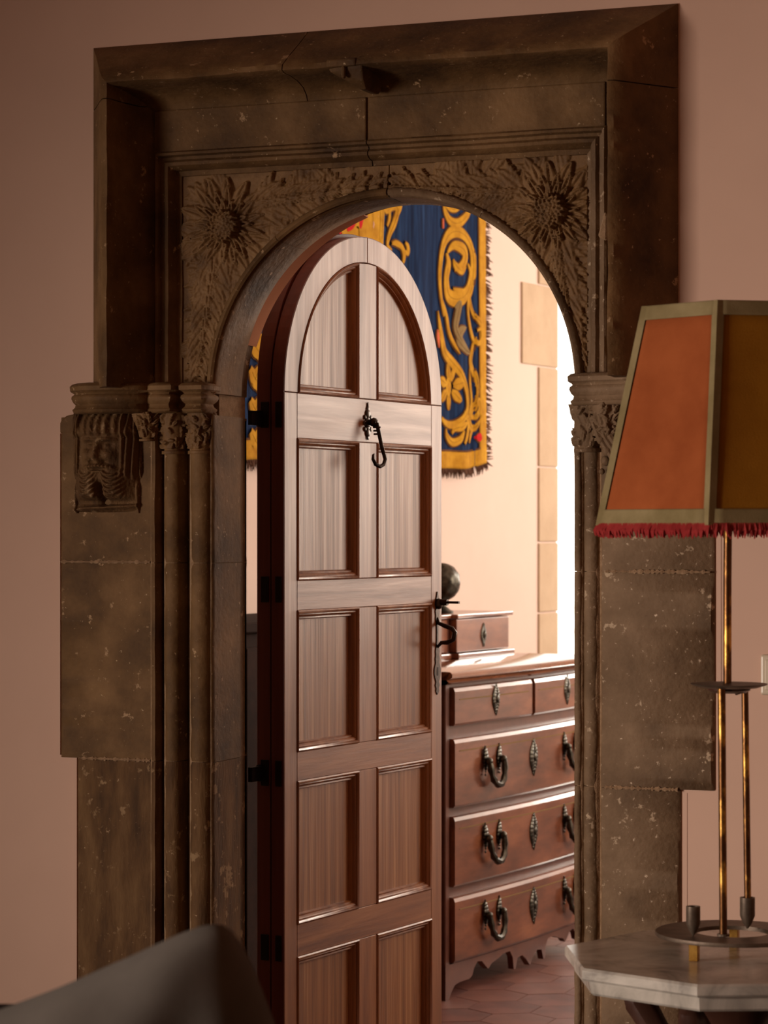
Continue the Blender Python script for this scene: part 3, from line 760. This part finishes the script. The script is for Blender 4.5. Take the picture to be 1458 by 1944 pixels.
# ---- small drawer box standing on the chest
BX = thing('table_chest', 'small walnut drawer box standing on top of the chest of drawers', 'box', fr(0, 0, 1.0135), CA)
b0 = .300; bh = .150
def bx(name, s0, s1, y0, z0, z1, mt=WOOD_C, bev=.003): return obj(name, MB().box(s0, s1, y0, CDp-.01, z0, z1), mt, BX, bevel=bev, seg=2)
bx('base_moulding', .05, .47, b0-.014, 0, .018); bx('base_moulding', .49-.02, .67, b0+.012, 0, .018); bx('base_moulding', .67, 1.115, b0-.014, 0, .018)
bx('body', .062, 1.10, b0+.028, .018, bh-.012, WOOD_CS)
bx('top_moulding', .05, .47, b0-.010, bh-.013, bh); bx('top_moulding', .47, .67, b0+.014, bh-.013, bh); bx('top_moulding', .67, 1.112, b0-.010, bh-.013, bh)
for s0, s1, yy in ((.066, .462, b0), (.48, .66, b0+.024), (.682, 1.096, b0)):
    d = obj('drawer', MB().box(s0, s1, yy, yy+.03, .021, bh-.016), WOOD_C, BX, bevel=.004, seg=2)
    esc(d, (s0+s1)/2, bh/2, .070, yy-.002)
# ---- round carved sculpture on the box
sx, sy, sz = fr(.806, .42, 1.0135+bh)
m = MB(); prof = [(.04, 0), (.042, .006), (.030, .012), (.018, .022), (.016, .034), (.022, .045)]
m.lathe(prof, 20)
NT, NZ = 36, 24; rings = []
for j in range(NZ+1):
    ph = PI*j/NZ; rings.append([((.064+.0035*math.sin(9*k*2*PI/NT+3*ph)*math.sin(ph*7)+.002*rng.rand())*math.sin(ph)*math.cos(2*PI*k/NT), (.064+.0035*math.sin(9*k*2*PI/NT+3*ph)*math.sin(ph*7)+.002*rng.rand())*math.sin(ph)*math.sin(2*PI*k/NT), .106-.066*math.cos(ph)) for k in range(NT)])
m.loft(rings, False)
o = obj('bronze_ball', m, BRONZE, smooth=True, loc=(sx, sy, sz)); tag(o, 'dark rough bronze ball ornament on the small box, half hidden by the door', 'ornament')

CABW = noisy('matt_dark_wood', [(.012,.005,.003),(.03,.012,.007)], 8, 5, rough=.85, bump=.2, spec=.1)
# ---- dark cabinet glimpsed past the hinges
CB = thing('cabinet', 'dark wooden cabinet glimpsed through the gap beside the door hinges', 'cabinet', fr(-.95, .16), CA)
obj('carcass', MB().box(0, .80, .02, .39, .06, 1.16), CABW, CB, bevel=.004)
obj('cabinet_top', MB().box(-.02, .82, 0, .395, 1.16, 1.19), CABW, CB, bevel=.004)
for s in (.02, .41): obj('cabinet_door', MB().box(s, s+.37, 0, .02, .10, 1.12), CABW, CB, bevel=.004)
obj('plinth', MB().box(.02, .78, .04, .38, 0, .06), CABW, CB)

# ---- the hanging
TP = thing('heraldic_tapestry', 'blue wall hanging with gold scrollwork, gold border and dark fringe', 'tapestry', fr(0, 0), CA)
S0, S1, Z0, Z1 = -1.2, 1.400, 1.662, 3.02
TY = WB-.020
def dep(s, z):
    q = max(0, min(1, (3.0-z)/1.3))
    return TY-.0065*q*(math.sin(s*17+.6*math.sin(z*2))+.5*math.sin(s*41+z*1.4))+(-.010*q if s > 1.3 else 0)
def sag(s, z):                 # the free corner is drawn up a little
    return z+.028*max(0, (s-1.05)/.35)**1.5*max(0, min(1, (2.1-z)/.45))+.004*math.sin(s*19)*max(0, min(1, (2.0-z)/.3))
def tsheet(name, s0, s1, z0, z1, mt, lift, ns, nz, par=TP):
    m = MB(); rings = []
    for j in range(nz+1):
        z = z0+(z1-z0)*j/nz; rings.append([(s0+(s1-s0)*i/ns, dep(s0+(s1-s0)*i/ns, z)-lift, sag(s0+(s1-s0)*i/ns, z)) for i in range(ns+1)])
    m.loft(rings, False, False)
    o = obj(name, m, mt, par, smooth=2); md = o.modifiers.new('thick', 'SOLIDIFY'); md.thickness = .0025; md.offset = 0; return o
tsheet('blue_cloth', S0, S1-.012, Z0+.008, Z1, T_BLUE, 0, 150, 30)
tsheet('border_band', S1-.067, S1, Z0, Z1, T_GOLD, .004, 6, 40)
tsheet('border_band', S0, S1, Z0, Z0+.060, T_GOLD, .005, 120, 6)
tsheet('border_line', S1-.074, S1-.066, Z0+.055, Z1, T_LINE, .0035, 2, 40); tsheet('border_line', S0, S1-.06, Z0+.060, Z0+.067, T_LINE, .0045, 110, 2)
def tw(px, py):               # photo position to the cloth: along, up
    a = (px-729)/4860; Zq = 7.87+.466*TY; Xq = .1927-.885*TY
    s = (Zq*a-Xq)/(.466-.885*a); return (s, CAMZ-(py-1005)/4860*(Zq+.885*s))
def smooth_path(pts, n=7):
    out = []
    P_ = [pts[0]]+list(pts)+[pts[-1]]
    for i in range(1, len(P_)-2):
        for k in range(n):
            t = k/n; r = []
            for c in range(len(pts[0])):
                p0, p1, p2, p3 = P_[i-1][c], P_[i][c], P_[i+1][c], P_[i+2][c]
                r.append(.5*(2*p1+(p2-p0)*t+(2*p0-5*p1+4*p2-p3)*t*t+(3*p1-p0-3*p2+p3)*t**3))
            out.append(r)
    out.append(list(pts[-1])); return out
LAY = [0]; WS = .64
def scroll(pts, mt=T_GOLD, outline=True, name='gold_scroll', scale=1.0):
    # pts: (px, py, half width in mm)
    LAY[0] += 1; lz = .0002*(LAY[0] % 12)
    q = [(*tw(x, y), w_*.001*WS) for x, y, w_ in pts]; q = smooth_path(q)
    def ribbon(extra, lift):
        m = MB(); L_ = []; R_ = []
        for i, (s, z, w_) in enumerate(q):
            a = q[min(i+1, len(q)-1)]; b = q[max(i-1, 0)]; t = Vector((a[0]-b[0], a[1]-b[1]))
            t = t.normalized() if t.length > 1e-9 else Vector((0, 1)); nn = Vector((-t.y, t.x)); ww = max(w_, .0006)+extra
            for lst, sg in ((L_, 1), (R_, -1)):
                ss = s+nn.x*ww*sg; zz = z+nn.y*ww*sg; lst.append((ss, dep(ss, zz)-lift, sag(ss, zz)))
        n_ = len(q); C_ = [(s, dep(s, z)-lift-.0022, sag(s, z)) for s, z, _ in q]
        v = L_+C_+R_; f = []
        for i in range(n_-1): f += [(i, i+1, n_+i+1, n_+i), (n_+i, n_+i+1, 2*n_+i+1, 2*n_+i)]
        return m.add(v, f)
    o = obj(name, ribbon(0, .0055+lz), mt, TP, smooth=2)
    if outline:
        obj('scroll_outline', ribbon(.0055, .0035+lz*.5), T_LINE, o)
        if max(w_ for _, _, w_ in q) > .013:
            k0, k1 = int(len(q)*.18), max(int(len(q)*.8), int(len(q)*.18)+3); qs = q; q = [(s_, z_, max(.0018*math.sin(PI*i/(k1-k0)), .0003)) for i, (s_, z_, _) in enumerate(qs[k0:k1])]
            obj('scroll_vein', ribbon(0, .0062+lz), T_LINE, o)
    return o
# right hand column of scrolls
scroll([(845, 372, 4), (842, 395, 16), (852, 418, 24), (866, 424, 26), (884, 408, 22), (890, 392, 10)])
scroll([(838, 372, 18), (850, 392, 22), (862, 398, 14), (874, 390, 4)])
scroll([(848, 480, 6), (860, 466, 24), (878, 478, 36), (876, 500, 30), (860, 512, 10)], )
scroll([(842, 600, 12), (835, 560, 16), (833, 515, 20), (840, 465, 26), (858, 440, 34), (880, 450, 30), (893, 480, 28), (893, 530, 26), (886, 560, 26), (872, 556, 24), (858, 548, 6)])
scroll([(846, 480, 8), (850, 500, 26), (846, 530, 30), (850, 560, 40), (866, 568, 44), (884, 552, 34), (890, 520, 18), (884, 500, 6)])
scroll([(858, 492, 3), (862, 505, 22), (872, 515, 20), (880, 508, 6)])
scroll([(884, 545, 20), (888, 575, 20), (896, 600, 14), (905, 612, 22), (909, 625, 6)])
scroll([(884, 560, 10), (885, 600, 14), (893, 640, 16), (902, 652, 14), (908, 640, 14), (906, 625, 12), (899, 628, 5)])
scroll([(829, 590, 4), (833, 620, 18), (838, 650, 26), (843, 670, 30), (856, 688, 30), (870, 712, 26), (880, 745, 24), (882, 775, 22), (874, 795, 22), (860, 808, 22), (846, 806, 18), (836, 795, 10)])
scroll([(838, 570, 5), (846, 600, 16), (851, 630, 16), (860, 655, 12), (868, 672, 4)])
scroll([(860, 585, 6), (868, 575, 22), (864, 600, 26), (862, 625, 22), (872, 650, 20), (886, 668, 6)], T_OLIVE, True, 'olive_leaf')
scroll([(880, 622, 6), (870, 630, 30), (868, 650, 26), (880, 668, 10), (888, 672, 4)], T_OLIVE, True, 'olive_leaf')
scroll([(898, 640, 5), (893, 665, 18), (890, 690, 20), (898, 720, 22), (900, 750, 16), (893, 785, 14), (889, 800, 6)])
scroll([(888, 700, 4), (889, 730, 14), (892, 765, 12), (886, 795, 12), (888, 812, 5)])
scroll([(896, 785, 6), (902, 765, 20), (904, 780, 16), (898, 795, 18), (888, 795, 8)])
scroll([(874, 785, 12), (884, 800, 24), (893, 818, 22), (904, 806, 10), (908, 795, 3)])
scroll([(894, 818, 14), (889, 832, 16), (886, 845, 8)])
scroll([(884, 808, 14), (881, 828, 18), (875, 845, 8)])
scroll([(880, 806, 10), (870, 812, 24), (860, 816, 16), (856, 826, 6)])
scroll([(845, 815, 5), (847, 830, 18), (857, 842, 22), (868, 836, 20), (874, 820, 8)])
# the flower in the roundel
cs, cz = 851, 735
for dxp, dyp, wv in ((-2, -42, 26), (9, -36, 20), (22, -8, 34), (18, 26, 30), (0, 42, 24), (-14, 24, 28), (-16, -14, 30)):
    scroll([(cs+dxp*.3, cz+dyp*.3, 10), (cs+dxp*.62, cz+dyp*.62, wv), (cs+dxp, cz+dyp, wv*.6), (cs+dxp*1.08, cz+dyp*1.08, 3)])
scroll([(cs-1, cz-20, 8), (cs-1, cz-8, 30), (cs-1, cz+8, 30), (cs-1, cz+20, 8)])
scroll([(cs-1, cz-9, 6), (cs-1, cz, 14), (cs-1, cz+9, 6)], T_CORAL, True, 'coral_centre')
scroll([(829, 625, 4), (830, 640, 16), (832, 660, 6)], T_CORAL, True, 'coral_bud')
scroll([(896, 836, 4), (903, 838, 26), (907, 842, 14)], T_RED, True, 'red_berry')
scroll([(839, 415, 8), (839, 425, 10), (839, 434, 8)], T_CORAL, True, 'coral_bud')
# the shield and its left flank
scroll([(722, 375, 24), (722, 410, 24), (720, 445, 24), (719, 475, 24)], T_GOLD, True, 'shield_edge')
WS = 1
scroll([(700, 380, 100), (698, 420, 100), (696, 452, 90), (690, 470, 60)], T_GOLD, False, 'shield_field')
for a, b in (((657, 438), (668, 410)), ((678, 432), (690, 400)), ((640, 440), (648, 425))):
    scroll([(a[0], a[1], 8), ((a[0]+b[0])/2, (a[1]+b[1])/2, 24), (b[0], b[1], 22)], T_RED, False, 'red_stripe')
scroll([(650, 450, 60), (665, 425, 70), (675, 400, 70)], T_GOLD, False, 'shield_field')
for a, b in (((656, 440), (662, 420)), ((679, 434), (684, 408))):
    scroll([(a[0], a[1], 8), ((a[0]+b[0])/2, (a[1]+b[1])/2, 22), (b[0], b[1], 26)], T_RED, False, 'red_stripe')
scroll([(701, 375, 34), (702, 400, 44), (703, 424, 36), (704, 434, 10)], T_PINK, True, 'pink_oval')
WS = .64
scroll([(727, 375, 10), (730, 400, 16), (745, 392, 20), (752, 400, 20), (746, 425, 22), (738, 445, 18), (734, 465, 14), (742, 475, 8)])
scroll([(735, 380, 8), (738, 410, 14), (733, 430, 8)]); scroll([(752, 372, 20), (757, 390, 18), (752, 410, 8)])
scroll([(742, 462, 6), (750, 462, 16), (760, 470, 16), (764, 485, 18), (762, 500, 10)]); scroll([(766, 460, 4), (771, 468, 16), (771, 480, 16), (764, 478, 8)])
# the same scrolls repeat at the hidden hinge side
for y0_, k in ((640, 0), (700, 1), (760, 0), (820, 1)):
    scroll([(470, y0_, 20), (478, y0_+18, 42), (486, y0_+30, 40), (492, y0_+48, 14)]); scroll([(492, y0_-4, 10), (484, y0_+8, 26), (474, y0_+30, 16)])
# fringe strands hanging from the hem and along the side
def fringe(m, s, z, ds, dz, w_):
    y = dep(s, z)-.002; p = [(s, y, sag(s, z)), (s+ds*.5+random.uniform(-1, 1)*.004, y-.004, sag(s, z)+dz*.5), (s+ds, y-random.random()*.008, sag(s, z)+dz)]
    m.tube(p, [w_, w_*.8, w_*.25], 4, False)
m = MB(); s = S0
while s < S1: fringe(m, s, Z0+.002, random.uniform(-.01, .012), -random.uniform(.022, .040), .0032); s += .0062
obj('fringe', m, T_FRINGE, TP, kind='stuff')
m = MB(); z = Z0
while z < Z1:
    if random.random() > .1: fringe(m, S1-.002, z, random.uniform(.03, .058), random.uniform(-.018, .006), .0042)
    z += .0068
obj('fringe', m, T_FRINGE, TP, kind='stuff')

# ---------------------------------------------------------------- near room: octagonal marble table
tx, ty, _ = at(1397, 1005, 4.51)
ROT0 = YAW+math.radians(-90-22.5-2)
TB = thing('marble_table', 'small table with grey white octagonal marble top under the lamp', 'table', (tx, ty, 0))
TR = .312; TH = .700
def octo(r, z): return [(r*math.cos(YAW+math.radians(3+22.5+45*k)), r*math.sin(YAW+math.radians(3+22.5+45*k)), z) for k in range(8)]
obj('marble_top', MB().loft([octo(TR-.004, TH-.022), octo(TR, TH-.018), octo(TR, TH-.004), octo(TR-.004, TH)]), MARBLE, TB)
obj('marble_understep', MB().loft([octo(TR-.022, TH-.048), octo(TR-.018, TH-.044), octo(TR-.014, TH-.024), octo(TR-.016, TH-.022)]), MARBLE, TB)
m = MB().lathe([(.05, .10), (.065, .14), (.045, .19), (.03, .24), (.04, .32), (.06, .40), (.055, .46), (.035, .50), (.04, .56), (.08, .60), (.11, .645), (.12, .651)], 20)
obj('pedestal', m, WOOD_DK, TB, smooth=True)
for k in range(4):
    a = YAW+math.radians(-100+90*k-20); c, s_ = math.cos(a), math.sin(a)
    obj('foot', MB().tube([(c*r, s_*r, z) for r, z in ((.03, .20), (.10, .17), (.17, .10), (.23, .04), (.27, .018))], [.03, .026, .022, .018, .018], 8), WOOD_DK, TB, smooth=True)
    obj('bracket', MB().tube([(c*r, s_*r, z) for r, z in ((.04, .50), (.10, .51), (.15, .55), (.185, .60), (.20, .632), (.19, .645))], [.016, .022, .026, .03, .022, .012], 8), WOOD_DK, TB, smooth=True)

# ---------------------------------------------------------------- lamp
LX, LY, _ = at(1397, 1005, 4.51)
LM = thing('table_lamp', 'gilt iron lamp with orange and ochre hexagonal fringed shade on marble table', 'lamp', (LX, LY, TH))
def pv(px, py, Z=4.51):                        # offset from lamp axis
    a = at(px, py, Z); return (a[0]-LX, a[1]-LY, a[2]-TH)
zb = .757; zt = 1.140; RB, RTp = .252, .168
def hexp(k, t, rr=None):
    a = YAW-PI/2+math.radians(-18+60*k); r = RB+(RTp-RB)*t if rr is None else rr
    z = zb+(zt-zb)*t
    return Vector((r*math.cos(a), r*math.sin(a), z))
def belly(t): return 0
SH = obj('lamp_shade', MB().loft([[hexp(k, 0)*1 for k in range(6)], [hexp(k, 0)+Vector((0, 0, .004)) for k in range(6)]], False), BRASS, LM)
def quad_panel(k, t0, t1, u0, u1, mt, name, out=0, n=10, par=SH, th=.0016):
    m = MB(); rings = []
    nrm = ((hexp(k, .5)+hexp(k+1, .5))/2); nrm.z = 0; nrm.normalize()
    for j in range(n+1):
        t = t0+(t1-t0)*j/n; r = []
        for i in range(n+1):
            u = u0+(u1-u0)*i/n; p = hexp(k, t).lerp(hexp(k+1, t), u)
            p = p+nrm*(out+.004*math.sin(PI*u)*math.sin(PI*t)*-1); r.append(p)
        rings.append(r)
    m.loft(rings, False, False); o = obj(name, m, mt, par, smooth=2)
    md = o.modifiers.new('t', 'SOLIDIFY'); md.thickness = th; return o
for k in range(6):
    c = C_OCHRE if k % 2 == 0 else C_ORANGE
    quad_panel(k, .015, .985, .02, .98, c, 'shade_panel')
    quad_panel(k, .0, .072, 0, 1, C_BRAID, 'braid', .0030); quad_panel(k, .935, 1.0, 0, 1, C_BRAID, 'braid', .0030)
    # braid folded over the corner
    m = MB(); rings = []
    for j in range(9):
        t = j/8; p = hexp(k, t); rd = Vector((p.x, p.y, 0)).normalized(); a_ = hexp(k+1, t); b_ = hexp(k-1, t)
        ea = (a_-p); eb = (b_-p); ea = Vector((ea.x, ea.y, 0)).normalized(); eb = Vector((eb.x, eb.y, 0)).normalized()
        rings.append([p+ea*.012+rd*.003, p+rd*.0055, p+eb*.012+rd*.003, p+rd*.0005])
    obj('corner_braid', MB().loft(rings), C_BRAID, SH, smooth=True)
m = MB()
for k in range(6):
    for i in range(95):
        u = i/95; p = hexp(k, 0).lerp(hexp(k+1, 0), u); rd = Vector((p.x, p.y, 0)).normalized()
        j = Vector((random.uniform(-1, 1), random.uniform(-1, 1), 0))*.004
        l_ = random.uniform(.014, .023)
        m.tube([p+Vector((0, 0, .003)), p+j*.6+rd*.006-Vector((0, 0, l_*.5)), p+j+rd*.003-Vector((0, 0, l_))], [.003, .0028, .0012], 4, False)
obj('fringe', m, C_RED, SH, kind='stuff')
m = MB()
for k in range(3):
    a = YAW+k*2*PI/3; m.tube([(0, 0, zt-.03), (RTp*.86*math.cos(a), RTp*.86*math.sin(a), zt-.012)], .0022, 6)
obj('shade_spider', m, BRASS, SH)
p1 = pv(1381, 1300)
zdk = at(0, 1300, 4.51)[2]-TH
# stem, disc, rods
obj('stem', MB().tube([(p1[0], p1[1], zdk), (p1[0], p1[1], zdk+.18), (p1[0]*.7, p1[1]*.7, zt-.02)], .0072, 12), BRASS, LM, smooth=True)
pd = pv(1384, 1300)
obj('drip_disc', MB().lathe([(.006, -.004), (.05, -.005), (.066, .0), (.068, .002), (.064, .002), (.006, .003)], 36, (pd[0], pd[1], zdk)), TIN, LM, smooth=True)
m = MB().lathe([(.03, -.014), (.038, -.009), (.036, -.004)], 20, (pd[0], pd[1], zdk))
m.tube([pv(1392, 1311), pv(1398, 1318), pv(1404, 1316), pv(1407, 1308)], .0022, 6); obj('disc_bracket', m, WOOD_DK, LM, smooth=True)
zp = at(0, 1775, 4.40)[2]-TH
ra = pv(1370, 1305, 4.47); rb = pv(1372, 1778, 4.42)
zpl = .040
obj('rod', MB().tube([(ra[0], ra[1], zdk), (ra[0]+.003, ra[1], zpl)], .0068, 12), BRASS, LM, smooth=True)
rc = pv(1414, 1305, 4.55); rdx = pv(1420, 1700, 4.55)
obj('rod', MB().tube([(rc[0], rc[1], zdk), (rdx[0], rdx[1], zpl+.02)], .0062, 12), BRASS, LM, smooth=True)
# base ring with a round hole, sockets and gilt feet
def annulus(r0, r1, z0, z1, c):
    m = MB(); N_ = 44; rings = []
    for k in range(N_+1):
        a = 2*PI*k/N_; ca, sa = math.cos(a), math.sin(a)
        rings.append([(c[0]+r0*ca, c[1]+r0*sa, z0), (c[0]+r1*ca, c[1]+r1*sa, z0), (c[0]+(r1+.001)*ca, c[1]+(r1+.001)*sa, (z0+z1)/2), (c[0]+r1*ca, c[1]+r1*sa, z1), (c[0]+r0*ca, c[1]+r0*sa, z1)])
    return m.loft(rings, False)
bc = pv(1390, 1775, 4.52)
obj('base_ring', annulus(.066, .135, zpl-.007, zpl, (bc[0], bc[1])), TIN, LM, smooth=True)
def sock(px, py, Z, r, h, par=LM):
    q = pv(px, py, Z); m = MB().lathe([(.001, 0), (r*.55, h*.16), (r, h*.42), (r, h), (r*.78, h), (r*.78, h*.5)], 16, (q[0], q[1], zpl)); return obj('candle_socket', m, TIN, par, smooth=True)
sock(1316, 1775, 4.47, .0125, .052); sock(1419, 1770, 4.55, .0135, .056)
obj('rod_collar', MB().lathe([(.011, 0), (.011, .004)], 14, (ra[0]+.003, ra[1], zpl)), TIN, LM)
for px_, Z_ in ((1318, 4.45), (1470, 4.45), (1394, 4.62)):
    q = pv(px_, 1800, Z_); obj('foot', MB().box(q[0]-.008, q[0]+.008, q[1]-.008, q[1]+.008, 0, zpl-.007), BRASS2, LM, bevel=.001)

# ---------------------------------------------------------------- fittings on the wall
x_, z_ = wp(1472, 1281); PLT = obj('switch_plate', MB().box(-.040, .040, -.010, 0, -.040, .040), PLATE, loc=(x_+.012, -.0005, z_), bevel=.006, seg=3); tag(PLT, 'cream switch plate with rounded corners on the wall beside the lamp disc', 'switch')
obj('switch_frame', MB().box(-.030, .030, -.013, -.009, -.030, .030), PLATE, PLT, bevel=.003, seg=2)
obj('rocker', MB().box(-.022, .022, -.016, -.012, -.022, .022), PLATE, PLT, bevel=.003, seg=2)
x_, z_ = wp(1478, 1942); m = MB().loft([[(r*math.cos(2*PI*k/32), y, r*math.sin(2*PI*k/32)) for k in range(32)] for r, y in ((.034, 0), (.034, -.006), (.031, -.009), (.027, -.009), (.025, -.004))])
SK = obj('wall_socket', m, PLATE, loc=(x_, -.0005, z_), smooth=True); tag(SK, 'round cream socket low on the wall under the marble table', 'socket')

# ---------------------------------------------------------------- sofa and its cushion, close to the camera
q = at(250, 1944, 3.02)
SF = thing('sofa', 'dark upholstered sofa whose back top edge shows at the frame bottom', 'sofa', (q[0]-.25, q[1]+.10, 0), YAW)
def soft(name, x0, x1, y0, y1, z0, z1, mt=C_DARK, bev=.05): return obj(name, MB().box(x0, x1, y0, y1, z0, z1), mt, SF, bevel=bev, seg=5, smooth=2)
soft('backrest', -1.1, .32, 0, .20, .22, .828); soft('back_frame', -1.2, .70, .06, .18, .10, .50, bev=.03); soft('seat', -1.1, .54, -.72, .02, .14, .30); soft('armrest', .55, .70, -.72, .16, .10, .56); soft('armrest', -1.26, -1.11, -.72, .16, .10, .56)
for a, b in ((-1.15, -.66), (.36, -.66), (-1.15, .08), (.36, .08)): obj('foot', MB().box(a-.03, a+.03, b-.03, b+.03, 0, .11), WOOD_DK, SF)
# cushion: pillow grid with drawn-out corners and creases towards the corner
pk = at(448, 1703, 2.92)
n_ = 48; m = MB(); hs = .25
rot = math.radians(22)
def pil(u, v, side):
    # u,v in -1..1
    cp = .085*abs(u*v)**7; pin = 1-.07*(1-u*u)*abs(v)**3-cp; pin2 = 1-.05*(1-v*v)*abs(u)**3-cp
    x = u*hs*pin2; z = v*hs*pin
    e = max(0, (1-u**4)*(1-v**4)); th = .085*e**.5
    cr = .006*math.sin((u-v)*9+3*u*v)*math.exp(-((1-u)**2+(1-v)**2)*1.3)*e**.4+.004*math.sin(u*11+v*3)*e
    x2 = x*math.cos(rot)-z*math.sin(rot); z2 = x*math.sin(rot)+z*math.cos(rot)
    return (x2, side*(th)+cr, z2)
for side in (-1, 1):
    m.loft([[pil(-1+2*i/n_, -1+2*j/n_, side) for i in range(n_+1)] for j in range(n_+1)], False, False)
cx_ = hs*math.cos(rot)-hs*math.sin(rot); cz_ = hs*math.sin(rot)+hs*math.cos(rot)
CU = obj('cushion', m, C_GREY, smooth=2); tag(CU, 'grey fabric cushion with pointed corner leaning on the dark sofa', 'cushion')
CU.rotation_euler = (math.radians(8), 0, YAW)
CU.location = (pk[0]-RT[0]*cx_, pk[1]-RT[1]*cx_, pk[2]-cz_*math.cos(math.radians(8)))
